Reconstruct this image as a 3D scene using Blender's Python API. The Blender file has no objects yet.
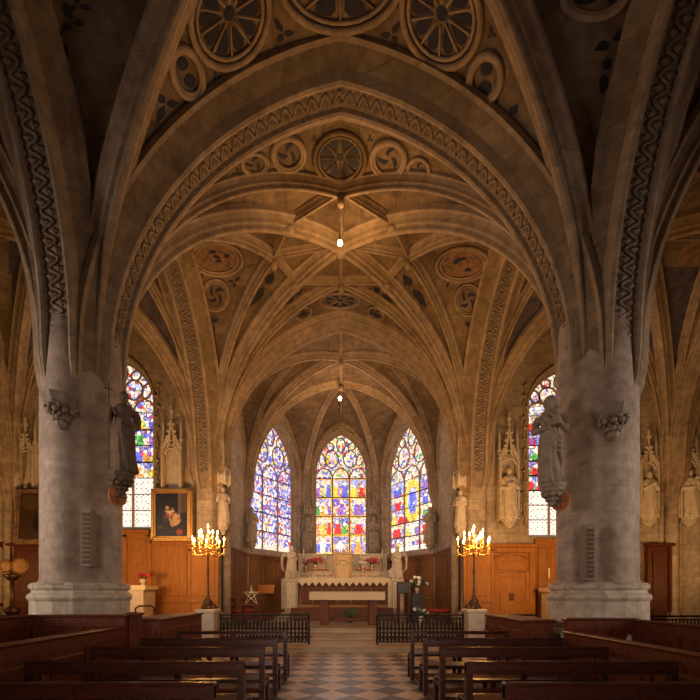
import bpy, bmesh, math, random
from math import sin, cos, pi, sqrt, radians, atan2, hypot
from mathutils import Vector, Matrix
from mathutils.bvhtree import BVHTree

S = bpy.context.scene
COL = S.collection
EYE = 1.6; F = 415.0; VX = 341.0; VY = 593.0

# ---------------------------------------------------------------- camera
cam = bpy.data.cameras.new('camera'); camo = bpy.data.objects.new('camera', cam); COL.objects.link(camo)
camo.location = (0, 0, EYE); camo.rotation_euler = (pi/2, 0, 0)
cam.sensor_width = 36; cam.lens = 36*F/700; cam.shift_x = 9/700; cam.shift_y = 243/700
cam.clip_start = .05; cam.clip_end = 200
S.camera = camo
# ---------------------------------------------------------------- view and world
S.view_settings.view_transform = 'Standard'; S.view_settings.look = 'None'
S.view_settings.gamma = 1; S.view_settings.use_curve_mapping = False
S.view_settings.exposure = 0.0
W = bpy.data.worlds.new('world'); S.world = W; W.use_nodes = True
W.node_tree.nodes['Background'].inputs[0].default_value = (.9, .62, .42, 1)
W.node_tree.nodes['Background'].inputs[1].default_value = .015
# ---------------------------------------------------------------- lights
def point(name, loc, power, color, r=.1):
    l = bpy.data.lights.new(name, 'POINT'); l.energy = power; l.color = color; l.shadow_soft_size = r
    o = bpy.data.objects.new(name, l); o.location = loc; COL.objects.link(o); return o
def area(name, loc, target, sx, sy, power, color, spread=180):
    l = bpy.data.lights.new(name, 'AREA'); l.shape = 'RECTANGLE'; l.size = sx; l.size_y = sy; l.energy = power; l.color = color
    l.spread = radians(spread)
    o = bpy.data.objects.new(name, l); o.location = loc; COL.objects.link(o)
    o.rotation_euler = (Vector(target)-Vector(loc)).to_track_quat('-Z', 'Y').to_euler(); return o
def spot(name, loc, target, power, color, angle, blend=.8, r=.1):
    l = bpy.data.lights.new(name, 'SPOT'); l.energy = power; l.color = color; l.spot_size = radians(angle); l.spot_blend = blend; l.shadow_soft_size = r
    o = bpy.data.objects.new(name, l); o.location = loc; COL.objects.link(o)
    o.rotation_euler = (Vector(target)-Vector(loc)).to_track_quat('-Z', 'Y').to_euler(); return o
WARM = (1, .53, .19); AMBER = (1, .46, .12); DAY = (1, .88, .80)
area('west_window_daylight', (0, -5.3, 3.4), (0, 7.5, 1.9), 4, 4, 85, (1, .80, .64), 52)
area('west_upper_light', (0, -5.2, 7.5), (0, 5, 9.0), 3, 3, 17, (1, .62, .34))  # warm area light high at the west end; no rose window there
area('aisle_window_daylight', (-10.6, 3.5, 3.6), (-4.6, 7.0, 3), 2.4, 4, 160, (1, .80, .66), 95)
area('aisle_window_daylight', (10.6, 3.5, 3.6), (4.6, 7.0, 3), 2.4, 4, 105, (1, .80, .66), 95)
def nospec(l): return l
point('crossing_bulb_light', (0, 9.9, 9.75), 50, WARM, .08)
nospec(point('choir_bulb_light', (0, 17.3, 9.0), 90, WARM, .08))
# unseen floodlights, without fixtures, behind the two big pillars, aimed at the crossing vault
for s in (-1, 1):
    nospec(spot('vault_floodlight', (s*4.9, 8.9, 2.2), (-s*.8, 12.6, 10.8), 620, WARM, 110, r=.3))
    nospec(spot('aisle_floodlight', (s*6.2, 9.2, 2.0), (s*7.2, 13.9, 4.5), 560, WARM, 120, r=.4))
    nospec(spot('chapel_fill_spot', (s*12.0, 10.0, 2.0), (s*10.6, 14, 4.5), 330, WARM, 120, r=.4))  # added unseen spot, brightens the outer chapel wall
    nospec(spot('altar_fill_spot', (s*3.6, 14.9, 3.6), (s*.3, 18.6, 2.0), 190, (1, .60, .28), 80, r=.3))  # added fill spot behind the choir pier, brightens the altar
    nospec(spot('choir_fill_spot', (s*3.5, 14.7, 3.7), (-s*1.0, 19.0, 7.5), 260, (1, .62, .36), 100, r=.3))  # added fill spot for the upper choir, no fixture
    nospec(point('candelabra_light', (s*3.72, 11.3, 3.15), 240, AMBER, .15))
nospec(area('choir_window_daylight', (0, 20.9, 6.6), (0, 14, 3), 2.2, 4.5, 55, (1, .84, .76)))

# ---------------------------------------------------------------- materials
MATS = {}
def mat(name, col, rough=.8, metal=0, col2=None, scale=3, bump=0, bscale=20, stretch=(1, 1, 1), coat=0, emis=None, estr=0, spec=.5):
    m = bpy.data.materials.new(name); m.use_nodes = True; nt = m.node_tree; n = nt.nodes; b = n['Principled BSDF']
    b.inputs['Base Color'].default_value = (*col, 1); b.inputs['Roughness'].default_value = rough
    b.inputs['Metallic'].default_value = metal; b.inputs['Coat Weight'].default_value = coat
    b.inputs['Specular IOR Level'].default_value = spec
    tc = n.new('ShaderNodeTexCoord'); mp = n.new('ShaderNodeMapping'); mp.inputs['Scale'].default_value = stretch
    nt.links.new(tc.outputs['Object'], mp.inputs[0])
    if col2:
        no = n.new('ShaderNodeTexNoise'); no.inputs['Scale'].default_value = scale; no.inputs['Detail'].default_value = 6
        no.inputs['Roughness'].default_value = .65
        nt.links.new(mp.outputs[0], no.inputs['Vector'])
        r = n.new('ShaderNodeValToRGB'); r.color_ramp.elements[0].position = .35; r.color_ramp.elements[1].position = .65
        r.color_ramp.elements[0].color = (*col, 1); r.color_ramp.elements[1].color = (*col2, 1)
        nt.links.new(no.outputs['Fac'], r.inputs[0]); nt.links.new(r.outputs[0], b.inputs['Base Color'])
        m['ramp'] = r.name
    if bump:
        n2 = n.new('ShaderNodeTexNoise'); n2.inputs['Scale'].default_value = bscale; n2.inputs['Detail'].default_value = 4
        nt.links.new(mp.outputs[0], n2.inputs['Vector'])
        bp = n.new('ShaderNodeBump'); bp.inputs['Strength'].default_value = bump; bp.inputs['Distance'].default_value = .03
        nt.links.new(n2.outputs['Fac'], bp.inputs['Height']); nt.links.new(bp.outputs[0], b.inputs['Normal'])
    if emis:
        b.inputs['Emission Color'].default_value = (*emis, 1); b.inputs['Emission Strength'].default_value = estr
    MATS[name] = m; return m
def stone(name, a, c, course=.36, joint=.55, mode='wall', bump=.35):
    """limestone with stains and block joints"""
    m = mat(name, a, .88, 0, c, 1.1, bump, 14, spec=.25); nt = m.node_tree; n = nt.nodes; b = n['Principled BSDF']
    tc = n.new('ShaderNodeTexCoord'); sp = n.new('ShaderNodeSeparateXYZ'); nt.links.new(tc.outputs['Object'], sp.inputs[0])
    ad = n.new('ShaderNodeMath'); ad.operation = 'ADD'
    nt.links.new(sp.outputs[0], ad.inputs[0]); nt.links.new(sp.outputs[1], ad.inputs[1])
    cb = n.new('ShaderNodeCombineXYZ'); nt.links.new(ad.outputs[0], cb.inputs[0]); nt.links.new(sp.outputs[2], cb.inputs[1])
    br = n.new('ShaderNodeTexBrick'); br.inputs['Scale'].default_value = 1
    br.inputs['Brick Width'].default_value = course*2.1; br.inputs['Row Height'].default_value = course
    br.inputs['Mortar Size'].default_value = .009; br.inputs['Mortar Smooth'].default_value = .6
    br.inputs['Color1'].default_value = (1, 1, 1, 1); br.inputs['Color2'].default_value = (.84, .82, .8, 1); br.inputs['Mortar'].default_value = (joint, joint, joint, 1)
    nt.links.new(cb.outputs[0], br.inputs['Vector'])
    # fine grime
    no = n.new('ShaderNodeTexNoise'); no.inputs['Scale'].default_value = 6; no.inputs['Detail'].default_value = 8; nt.links.new(tc.outputs['Object'], no.inputs['Vector'])
    gr = n.new('ShaderNodeMapRange'); gr.inputs[1].default_value = .3; gr.inputs[2].default_value = .7; gr.inputs[3].default_value = .68; gr.inputs[4].default_value = 1.1
    nt.links.new(no.outputs['Fac'], gr.inputs[0])
    mx = n.new('ShaderNodeMixRGB'); mx.blend_type = 'MULTIPLY'; mx.inputs[0].default_value = 1
    nt.links.new(n[m['ramp']].outputs[0], mx.inputs[1]); nt.links.new(br.outputs['Color'], mx.inputs[2])
    mg = n.new('ShaderNodeMixRGB'); mg.blend_type = 'MULTIPLY'; mg.inputs[0].default_value = 1
    nt.links.new(mx.outputs[0], mg.inputs[1]); nt.links.new(gr.outputs[0], mg.inputs[2])
    nt.links.new(mg.outputs[0], b.inputs['Base Color'])
    return m
STONE = stone('wall_limestone', (.50, .41, .31), (.36, .28, .20))
PILLAR = stone('pillar_limestone', (.49, .395, .33), (.33, .26, .21), .42, .8)
PLINTH = stone('plinth_limestone', (.56, .49, .40), (.44, .37, .29), .5, .7)
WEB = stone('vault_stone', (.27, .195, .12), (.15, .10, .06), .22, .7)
RIB = stone('rib_stone', (.44, .33, .225), (.30, .22, .145), .45, .7, bump=.2)
RIBF = stone('arch_stone', (.33, .245, .16), (.225, .16, .10), .5, .65)
ORN = mat('carved_vine_stone', (.27, .20, .14), .9, 0, (.16, .115, .075), 9, .8, 30)
CARVE = mat('carved_statue_stone', (.42, .34, .25), .85, 0, (.28, .21, .15), 5, .3, 25)
CARVEG = mat('weathered_grey_stone', (.30, .24, .185), .85, 0, (.17, .13, .095), 6, .4, 22)
CARVED = mat('dark_brown_stone', (.13, .085, .05), .8, 0, (.07, .045, .028), 6, .4, 22)  # darker brown stone for the left pillar's saint and its bracket
CARVEW = mat('pale_stone', (.58, .50, .40), .8, 0, (.44, .36, .27), 5, .25, 22)
BLUE = mat('dark_blue_paint', (.012, .013, .028), .8, 0, (.022, .020, .035), 8)
CREAM = mat('cream_and_gilt', (.62, .44, .22), .5, .2, (.45, .28, .11), 14, .3, 30)
GILTD = mat('dull_gilding', (.30, .16, .05), .6, .3, (.18, .09, .03), 12)
RUST = mat('ochre_figure_paint', (.30, .15, .06), .8, 0, (.08, .06, .05), 7)
MUR = mat('slate_mural_paint', (.10, .075, .085), .85, 0, (.035, .03, .05), 4)
WOOD = mat('dark_polished_oak', (.042, .008, .003), .27, 0, (.018, .004, .002), 5, .08, 30, (1, 6, 6), coat=.0, spec=.5)
WOOD2 = mat('reddish_oak', (.12, .026, .008), .45, 0, (.055, .013, .004), 4, .15, 25, (5, 5, 1), spec=.2)
HONEY = mat('honey_oak', (.40, .165, .036), .6, 0, (.27, .10, .020), 3, .12, 22, (6, 6, .8), spec=.2)
CHOIRW = mat('choir_oak', (.27, .115, .042), .5, 0, (.17, .07, .026), 3, .12, 22, (6, 6, .8), spec=.2)
GOLD = mat('gilding', (.75, .43, .12), .38, .85, (.5, .27, .07), 12, .3, 30)
BRASS = mat('aged_brass', (.50, .30, .10), .35, .9)
BRONZE = mat('dark_bronze', (.10, .055, .025), .4, .7)
IRON = mat('black_iron', (.014, .012, .012), .45, .6)
WAX = mat('candle_wax', (.85, .75, .55), .5)
FLAME = mat('flame', (1, .7, .3), .5, emis=(1, .62, .22), estr=26)
BULB = mat('lit_bulb', (1, .8, .5), .3, emis=(1, .68, .30), estr=30)
CLOTH = mat('altar_linen', (.58, .44, .27), .8, 0, (.55, .44, .29), 8, .1, 20)
LACE = mat('white_lace', (.62, .50, .34), .85)
REDW = mat('red_altar_wood', (.14, .036, .012), .7, 0, (.07, .018, .006), 4)
REDC = mat('red_cloth', (.38, .025, .02), .8)
LEAF = mat('leaf_green', (.05, .10, .03), .6, 0, (.09, .13, .04), 9)
FLOR = mat('red_flower', (.45, .05, .06), .7)
FLOW = mat('white_flower', (.8, .75, .68), .7)
GREY = mat('grey_speaker_cloth', (.15, .12, .095), .7)
BLACK = mat('black_lacquer', (.012, .01, .012), .4)
STEPM = mat('step_limestone', (.38, .27, .16), .45, 0, (.27, .185, .105), 3, .1, 12)

def floor_material():
    m = bpy.data.materials.new('diamond_check_floor'); m.use_nodes = True; nt = m.node_tree; n = nt.nodes; b = n['Principled BSDF']
    tc = n.new('ShaderNodeTexCoord'); mp = n.new('ShaderNodeMapping'); mp.vector_type = 'POINT'
    mp.inputs['Rotation'].default_value = (0, 0, pi/4); mp.inputs['Location'].default_value = (.09, .11, .003)
    nt.links.new(tc.outputs['Object'], mp.inputs[0])
    ch = n.new('ShaderNodeTexChecker'); ch.inputs['Scale'].default_value = 1/.438
    ch.inputs['Color1'].default_value = (1, 1, 1, 1); ch.inputs['Color2'].default_value = (0, 0, 0, 1)
    nt.links.new(mp.outputs[0], ch.inputs['Vector'])
    no = n.new('ShaderNodeTexNoise'); no.inputs['Scale'].default_value = 2.3; no.inputs['Detail'].default_value = 6; nt.links.new(tc.outputs['Object'], no.inputs['Vector'])
    r1 = n.new('ShaderNodeValToRGB'); r1.color_ramp.elements[0].color = (.34, .235, .15, 1); r1.color_ramp.elements[1].color = (.52, .38, .26, 1)
    r2 = n.new('ShaderNodeValToRGB'); r2.color_ramp.elements[0].color = (.045, .030, .025, 1); r2.color_ramp.elements[1].color = (.12, .082, .065, 1)
    for r in (r1, r2):
        r.color_ramp.elements[0].position = .35; r.color_ramp.elements[1].position = .65; nt.links.new(no.outputs['Fac'], r.inputs[0])
    mx = n.new('ShaderNodeMixRGB'); nt.links.new(ch.outputs['Fac'], mx.inputs[0]); nt.links.new(r2.outputs[0], mx.inputs[1]); nt.links.new(r1.outputs[0], mx.inputs[2])
    nt.links.new(mx.outputs[0], b.inputs['Base Color'])
    mr = n.new('ShaderNodeMapRange'); mr.inputs[3].default_value = .28; mr.inputs[4].default_value = .55
    nt.links.new(no.outputs['Fac'], mr.inputs[0]); nt.links.new(mr.outputs[0], b.inputs['Roughness'])
    return m
FLOORM = floor_material()
def attr_material(name, emit, rough=.5, strength=1.0):
    m = bpy.data.materials.new(name); m.use_nodes = True; nt = m.node_tree; n = nt.nodes; b = n['Principled BSDF']
    a = n.new('ShaderNodeAttribute'); a.attribute_name = 'col'
    nt.links.new(a.outputs['Color'], b.inputs['Base Color']); b.inputs['Roughness'].default_value = rough
    if emit:
        nt.links.new(a.outputs['Color'], b.inputs['Emission Color']); b.inputs['Emission Strength'].default_value = strength
    return m
GLASS = attr_material('stained_glass_in_daylight', True, .3, 1.12)
PAINT = attr_material('varnished_oil_paint', False, .4)

# ---------------------------------------------------------------- mesh builder
class MB:
    def __init__(s): s.v = []; s.f = []; s.m = []; s.sm = []; s.mats = []; s.mi = 0; s.smooth = False; s.T = None
    def mat(s, m):
        if m not in s.mats: s.mats.append(m)
        s.mi = s.mats.index(m); return s
    def add(s, vs, fs, smooth=None):
        o = len(s.v)
        if s.T is not None: vs = [s.T @ Vector(p) for p in vs]
        s.v += [tuple(p) for p in vs]; s.f += [tuple(i+o for i in f) for f in fs]
        s.m += [s.mi]*len(fs); s.sm += [s.smooth if smooth is None else smooth]*len(fs); return s
    def box(s, x0, x1, y0, y1, z0, z1, b=0):
        if b:
            b = min(b, abs(x1-x0)*.45, abs(y1-y0)*.45, abs(z1-z0)*.45)
            vs = []; 
            def ring(d, z): return [(x0+d, y0+b*0+d, z), (x1-d, y0+d, z), (x1-d, y1-d, z), (x0+d, y1-d, z)]
            vs = ring(b, z0)+ring(0, z0+b)+ring(0, z1-b)+ring(b, z1)
            fs = [(3, 2, 1, 0), (12, 13, 14, 15)]
            for k in range(3):
                for i in range(4): fs.append((k*4+i, k*4+(i+1) % 4, k*4+4+(i+1) % 4, k*4+4+i))
            return s.add(vs, fs, False)
        vs = [(x0, y0, z0), (x1, y0, z0), (x1, y1, z0), (x0, y1, z0), (x0, y0, z1), (x1, y0, z1), (x1, y1, z1), (x0, y1, z1)]
        return s.add(vs, [(3, 2, 1, 0), (4, 5, 6, 7), (0, 1, 5, 4), (1, 2, 6, 5), (2, 3, 7, 6), (3, 0, 4, 7)], False)
    def lathe(s, prof, cx=0, cy=0, n=24, fn=None, cap=True):
        vs = []; fs = []; k = len(prof)
        for (r, z) in prof:
            for i in range(n):
                a = 2*pi*i/n; q = r*(fn(a, z) if fn else 1)
                vs.append((cx+q*cos(a), cy+q*sin(a), z))
        for j in range(k-1):
            for i in range(n): fs.append((j*n+i, j*n+(i+1) % n, (j+1)*n+(i+1) % n, (j+1)*n+i))
        if cap: fs.append(tuple(range(n-1, -1, -1))); fs.append(tuple((k-1)*n+i for i in range(n)))
        return s.add(vs, fs, True)
    def tube(s, pts, r, n=6, closed=False, smooth=True):
        pts = [Vector(p) for p in pts]; k = len(pts); vs = []; fs = []
        rr = r if isinstance(r, (list, tuple)) else [r]*k
        up = Vector((0, 0, 1)); prev = None
        for i, p in enumerate(pts):
            a = pts[i-1] if (i > 0 or closed) else p; c = pts[(i+1) % k] if (i < k-1 or closed) else p
            t = (c-a); t = t.normalized() if t.length > 1e-9 else Vector((0, 0, 1))
            if prev is None:
                x = t.cross(up)
                if x.length < .05: x = t.cross(Vector((1, 0, 0)))
            else: x = prev - t*prev.dot(t)
            if x.length < 1e-6: x = t.orthogonal()
            x.normalize(); prev = x; y = t.cross(x)
            for j in range(n):
                q = 2*pi*j/n; vs.append(p+x*(rr[i]*cos(q))+y*(rr[i]*sin(q)))
        m = k if closed else k-1
        for i in range(m):
            for j in range(n):
                i2 = (i+1) % k
                fs.append((i*n+j, i*n+(j+1) % n, i2*n+(j+1) % n, i2*n+j))
        if not closed: fs.append(tuple(range(n-1, -1, -1))); fs.append(tuple((k-1)*n+j for j in range(n)))
        return s.add(vs, fs, smooth)
    def ball(s, c, r, n=10, m=7, sc=(1, 1, 1)):
        vs = [(c[0], c[1], c[2]-r*sc[2])]; fs = []
        for j in range(1, m):
            a = -pi/2+pi*j/m
            for i in range(n):
                b = 2*pi*i/n; vs.append((c[0]+r*sc[0]*cos(a)*cos(b), c[1]+r*sc[1]*cos(a)*sin(b), c[2]+r*sc[2]*sin(a)))
        vs.append((c[0], c[1], c[2]+r*sc[2])); L = len(vs)-1
        for i in range(n):
            fs.append((0, 1+(i+1) % n, 1+i)); fs.append((L, L-n+i, L-n+(i+1) % n))
            for j in range(m-2): fs.append((1+j*n+i, 1+j*n+(i+1) % n, 1+(j+1)*n+(i+1) % n, 1+(j+1)*n+i))
        return s.add(vs, fs, True)
    def sweep(s, pts, ups, prof, mats=None, closed_prof=False, smooth=False, scl=None):
        """profile points (side, down) along a curve; ups = unit vectors pointing out of the arch"""
        pts = [Vector(p) for p in pts]; k = len(pts); vs = []; n = len(prof); fs = []; ml = []
        for i, p in enumerate(pts):
            t = (pts[min(i+1, k-1)]-pts[max(i-1, 0)]).normalized()
            u = Vector(ups[i]); u = (u-t*u.dot(t)).normalized(); x = t.cross(u).normalized()
            k2 = scl[i] if scl and i < len(scl) else 1
            for (a, d) in prof: vs.append(p+x*(a*k2)-u*(d*k2))
        for i in range(k-1):
            for j in range(n-1 if not closed_prof else n):
                j2 = (j+1) % n
                fs.append((i*n+j, i*n+j2, (i+1)*n+j2, (i+1)*n+j)); ml.append(mats[j] if mats else None)
        o = len(s.f); s.add(vs, fs, smooth)
        if mats:
            for q, mm in enumerate(ml):
                if mm not in s.mats: s.mats.append(mm)
                s.m[o+q] = s.mats.index(mm)
        return s
    def build(s, name, m=None, parent=None, loc=None, rz=0):
        me = bpy.data.meshes.new(name)
        me.from_pydata([tuple(v) for v in s.v], [], s.f)
        for mm in (s.mats or [m]): me.materials.append(mm)
        if s.mats: me.polygons.foreach_set('material_index', s.m)
        me.polygons.foreach_set('use_smooth', s.sm)
        bm = bmesh.new(); bm.from_mesh(me); bmesh.ops.recalc_face_normals(bm, faces=bm.faces); bm.to_mesh(me); bm.free()
        me.update()
        o = bpy.data.objects.new(name, me); COL.objects.link(o)
        if parent: o.parent = parent
        if loc is not None: o.location = loc
        o.rotation_euler = (0, 0, rz)
        return o
def E(name, loc=(0, 0, 0), rz=0):
    o = bpy.data.objects.new(name, None); o.empty_display_size = .2; COL.objects.link(o); o.location = loc; o.rotation_euler = (0, 0, rz); return o
def tag(o, label, cat, group=None):
    o['label'] = label; o['category'] = cat
    if group: o['group'] = group
    return o
def struct(o): o['kind'] = 'structure'; return o
def copy_tree(o, parent=None):
    c = o.copy(); COL.objects.link(c)
    if parent: c.parent = parent
    for ch in list(o.children): copy_tree(ch, c)
    return c
def W3(px, py, z): return Vector(((px-VX)*z/F, z, EYE+(VY-py)*z/F))
TRIM = [0]
def trim(mb, m=None, parent=None):
    TRIM[0] += 1; return struct(mb.build('trim_%d' % TRIM[0], m, parent))
# ================================================================ FLOOR AND LEVELS
mb = MB().mat(FLOORM); mb.box(-17.6, 17.6, -5.8, 11.07, -.2, 0); mb.box(-17.6, -4.2, 11.07, 14.3, -.2, 0); mb.box(4.2, 17.6, 11.07, 14.3, -.2, 0)
struct(mb.build('floor'))
mb = MB().mat(STEPM)
for (z0, lv, hw) in ((11.07, .15, 4.2), (12.85, .30, 4.0), (13.6, .45, 4.0)):
    mb.box(-hw, hw, z0, 22, -.15 if lv == .15 else lv-.15, lv-.04); mb.box(-hw, hw, z0-.035, 22, lv-.04, lv, .012)
struct(mb.build('floor_step'))

# ================================================================ VAULT
RISE_TOP = 10.85
def hfun(t, rho): return sqrt(max(0, 2*rho*t-t*t))/sqrt(2*rho-1)
def curve(C, r0, hs, end, rho, N=18):
    C2 = Vector((C[0], C[1])); e2 = Vector((end[0], end[1])); d = (e2-C2).normalized(); st = C2+d*r0
    out = []
    for i in range(N+1):
        t = (i/N)**1.5; p = st.lerp(e2, t); out.append(Vector((p.x, p.y, hs+(end[2]-hs)*hfun(t, rho))))
    return out
def profile(w, D):
    h = [(-w, -.06), (-w, .16*D), (-.80*w, .24*D), (-.58*w, .44*D), (-.50*w, .64*D), (-.40*w, .66*D), (-.26*w, .72*D), (-.24*w, .94*D), (-.14*w, D)]
    return h+[(-a, d) for a, d in reversed(h)]
BIG = [(-.62, -.06), (-.62, .05), (-.55, .07), (-.34, .24), (-.30, .33), (-.28, .38), (-.23, .40), (-.19, .38), (-.16, .32), (.16, .32), (.19, .38), (.23, .40), (.28, .38), (.30, .33), (.34, .24), (.55, .07), (.62, .05), (.62, -.06)]
WIDE = [(-.52, -.06), (-.52, .05), (-.47, .10), (-.42, .09), (-.38, .14), (-.37, .20), (-.31, .23), (-.27, .21), (-.24, .27), (-.22, .34), (-.15, .37), (-.12, .34), (-.07, .36), (-.06, .42), (0, .44)]
WIDE = WIDE+[(-a, d) for a, d in WIDE[-2::-1]]
BIGM = [RIBF, RIB, RIBF, RIB, RIB, RIB, RIB, ORN, ORN, ORN, RIB, RIB, RIB, RIB, RIBF, RIB, RIBF]
def ups_of(pts):
    k = len(pts); out = []
    for i in range(k):
        t = (pts[min(i+1, k-1)]-pts[max(i-1, 0)]).normalized()
        u = Vector((0, 0, 1))-t*t.z
        if u.length < 1e-3: u = Vector((-t.x, -t.y, 0))
        # out of the arch: away from the span it closes
        h = Vector((pts[-1].x-pts[0].x, pts[-1].y-pts[0].y, 0)).normalized()
        if abs(t.z) > .999: u = -h
        out.append(u.normalized())
    return out
webV = []; webF = []
def web_strip(mb, a, b):
    n = len(a); vs = []; fs = []; M = 4
    for i in range(n):
        for j in range(M+1): 
            p = a[i].lerp(b[i], j/M)
            vs.append(p)
    for i in range(n-1):
        for j in range(M): fs.append((i*(M+1)+j, i*(M+1)+j+1, (i+1)*(M+1)+j+1, (i+1)*(M+1)+j))
    mb.add(vs, fs, True); o = len(webV)
    webV.extend([tuple(p) for p in vs]); webF.extend([tuple(q+o for q in f) for f in fs])
DONE = {}
def vine(mb, pts, ups, a0, a1, dep, step=.135):
    """carved running vine in a hollow of an arch: a waving stem with leaves"""
    # resample by length
    L = [0]
    for i in range(1, len(pts)): L.append(L[-1]+(pts[i]-pts[i-1]).length)
    def at(s):
        for i in range(1, len(L)):
            if s <= L[i] or i == len(L)-1:
                q = (s-L[i-1])/(L[i]-L[i-1]); p = pts[i-1].lerp(pts[i], q); t = (pts[i]-pts[i-1]).normalized()
                u = ups[i-1].lerp(ups[i], q); u = (u-t*u.dot(t)).normalized(); return p, t, u, t.cross(u)
    n = int(L[-1]/step); stem = []
    mid = (a0+a1)/2; amp = (a1-a0)*.32
    for k in range(2*n):
        for q in (0, .5):
            p, t, u, x = at(min(L[-1]*.999, (k+q)*step/2)); stem.append(p+x*(mid+amp*sin((k+q)*pi/2))-u*(dep+.01))
        p, t, u, x = at(min(L[-1]*.999, k*step/2)); sgn = (0, 1, 0, -1)[k % 4]
        if k % 2 == 1:
            c = p+x*(mid-amp*sgn*.75)-u*(dep+.005); w = abs(a1-a0)*.28; l = step*.42
            mb.add([c-t*l, c+x*w-u*.01, c+t*l, c-x*w-u*.01, c-u*.05], [(0, 1, 4), (1, 2, 4), (2, 3, 4), (3, 0, 4)], False)
    mb.tube(stem, .026, 4)
def rib(C, r0, hs, end, rho, kind):
    key = (round(C[0], 2), round(C[1], 2), round(end[0], 2), round(end[1], 2))
    if key in DONE or kind is None: return
    DONE[key] = 1
    pts = curve(C, r0, hs, end, rho, 26)
    h = Vector((pts[-1].x-pts[0].x, pts[-1].y-pts[0].y, 0)).normalized(); dd = .45 if kind.startswith('big') else .3
    pts = [pts[0]-h*(dd-.1)-Vector((0, 0, 1.3)), pts[0]-h*.15-Vector((0, 0, .8)), pts[0]-h*.03-Vector((0, 0, .35))]+pts; SC = [.55, .8, .95]
    ups = ups_of(pts); mb = MB()
    if kind == 'big':
        mb.sweep(pts, ups, BIG, BIGM, scl=SC); mb.mat(ORN); vine(mb, pts[2:], ups[2:], -.15, .15, .32)
    elif kind == 'wide': mb.sweep(pts, ups, WIDE, [RIB]*(len(WIDE)-1), scl=SC)
    else:
        w, D = {'diag': (.23, .36), 'med': (.15, .28), 'thin': (.10, .20)}[kind]
        mb.sweep(pts, ups, profile(w, D), [RIB]*17, scl=SC)
    trim(mb)
def lierne(a, b, w=.10, D=.20):
    mb = MB(); mb.sweep([Vector(a)+Vector((0, 0, .02)), Vector(b)+Vector((0, 0, .02))], [Vector((0, 0, 1))]*2, profile(w, D), [RIB]*17); trim(mb)
def fan(mb, C, r0, hs, ends):
    prev = None
    for (e, rho, kind) in ends:
        c = curve(C, r0, hs, e, rho, 18)
        if prev: web_strip(mb, prev, c)
        prev = c; rib(C, r0, hs, e, rho, kind)
HT = RISE_TOP
XN = 4.65
P = {}
def corner(x, z):
    """springing data of each support: centre, radius, springing height"""
    if z == 14: return ((math.copysign(4.45 if abs(x) < 5 else abs(x), x), 14.0), .18 if abs(x) > 5 else .25, 5.9)
    if z == 7.45: return ((x, z), .28, 5.6)
    return ((x, z), .28, 5.6)
def mid(a, b, h=HT): return ((a[0]+b[0])/2, (a[1]+b[1])/2, h)
def bay(name, x0, x1, z0, z1, sides, star=None, ribs=True, hO=HT, tier=False, zO=None):
    """one vault bay; sides = rib kinds for west(near), east(far), left(x0), right(x1)"""
    A = corner(x0, z0); B = corner(x1, z0); Cc = corner(x1, z1); D = corner(x0, z1)
    O = ((A[0][0]+B[0][0]+Cc[0][0]+D[0][0])/4, zO or (z0+z1)/2, hO)
    Nn = mid(A[0], B[0]); Ff = mid(D[0], Cc[0]); Lf = mid(A[0], D[0]); Rt = mid(B[0], Cc[0])
    mb = MB().mat(WEB); mb.smooth = True
    if star:
        U, Lo, Wl, El = star
        fan(mb, *A, [(Nn, 1.27, sides[0]), (U, 1.08, 'med'), (O, 1.06, 'diag'), (Wl, 1.08, 'med'), (Lf, 1.2, sides[2])])
        fan(mb, *B, [(Nn, 1.27, sides[0]), (U, 1.08, 'med'), (O, 1.06, 'diag'), (El, 1.08, 'med'), (Rt, 1.2, sides[3])])
        fan(mb, *Cc, [(Ff, 1.25, sides[1]), (Lo, 1.08, 'med'), (O, 1.06, 'diag'), (El, 1.08, 'med'), (Rt, 1.2, sides[3])])
        fan(mb, *D, [(Ff, 1.25, sides[1]), (Lo, 1.08, 'med'), (O, 1.06, 'diag'), (Wl, 1.08, 'med'), (Lf, 1.2, sides[2])])
        for a, b in ((U, O), (O, Lo)): lierne(a, b)
        for a, b in ((O, Wl), (O, El)): lierne(a, b)
        for (cn, n1, n2) in ((A, U, Wl), (B, U, El), (Cc, Lo, El), (D, Lo, Wl)):
            cc = curve(*cn, O, 1.06, 60); tgt = .40 if cn in (Cc, D) else .42
            q = min(cc, key=lambda p: abs(hypot(p.x-O[0], p.y-O[1])-1.62))
            lierne(n1, q); lierne(q, n2)
            bz = MB().mat(RIB); bz.lathe([(.02, q.z-.34), (.12, q.z-.33), (.15, q.z-.26), (.13, q.z-.2)], q.x, q.y, 12); trim(bz)
        for q in (U, Lo, Wl, El, O):
            r = .13 if q is O else .09
            bz = MB().mat(RIB); bz.lathe([(.02, q[2]-.44), (r*.8, q[2]-.43), (r, q[2]-.34), (r*.9, q[2]-.2)], q[0], q[1], 14); trim(bz)
    else:
        dk = 'diag' if ribs else None; tk = 'med' if (ribs and tier) else None
        def E4(c, a, b, ka, kb, ra=1.22, rb=1.2):
            l = [(a, ra, ka)]
            if tier: l.append(((a[0]*.55+O[0]*.45, a[1]*.55+O[1]*.45, HT), 1.1, tk))
            l.append((O, 1.06, dk))
            if tier: l.append(((b[0]*.6+O[0]*.4, b[1]*.6+O[1]*.4, HT), 1.1, tk))
            l.append((b, rb, kb)); fan(mb, *c, l)
        E4(A, Nn, Lf, sides[0], sides[2]); E4(B, Nn, Rt, sides[0], sides[3]); E4(Cc, Ff, Rt, sides[1], sides[3]); E4(D, Ff, Lf, sides[1], sides[2])
        if ribs:
            for a, b in (((Nn, O), (O, Ff), (Lf, O), (O, Rt)) if tier else ()): lierne(a, b, .08, .15)
    # outer shell so that no light leaks in from above
    struct(mb.build(name))
    return O
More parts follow.
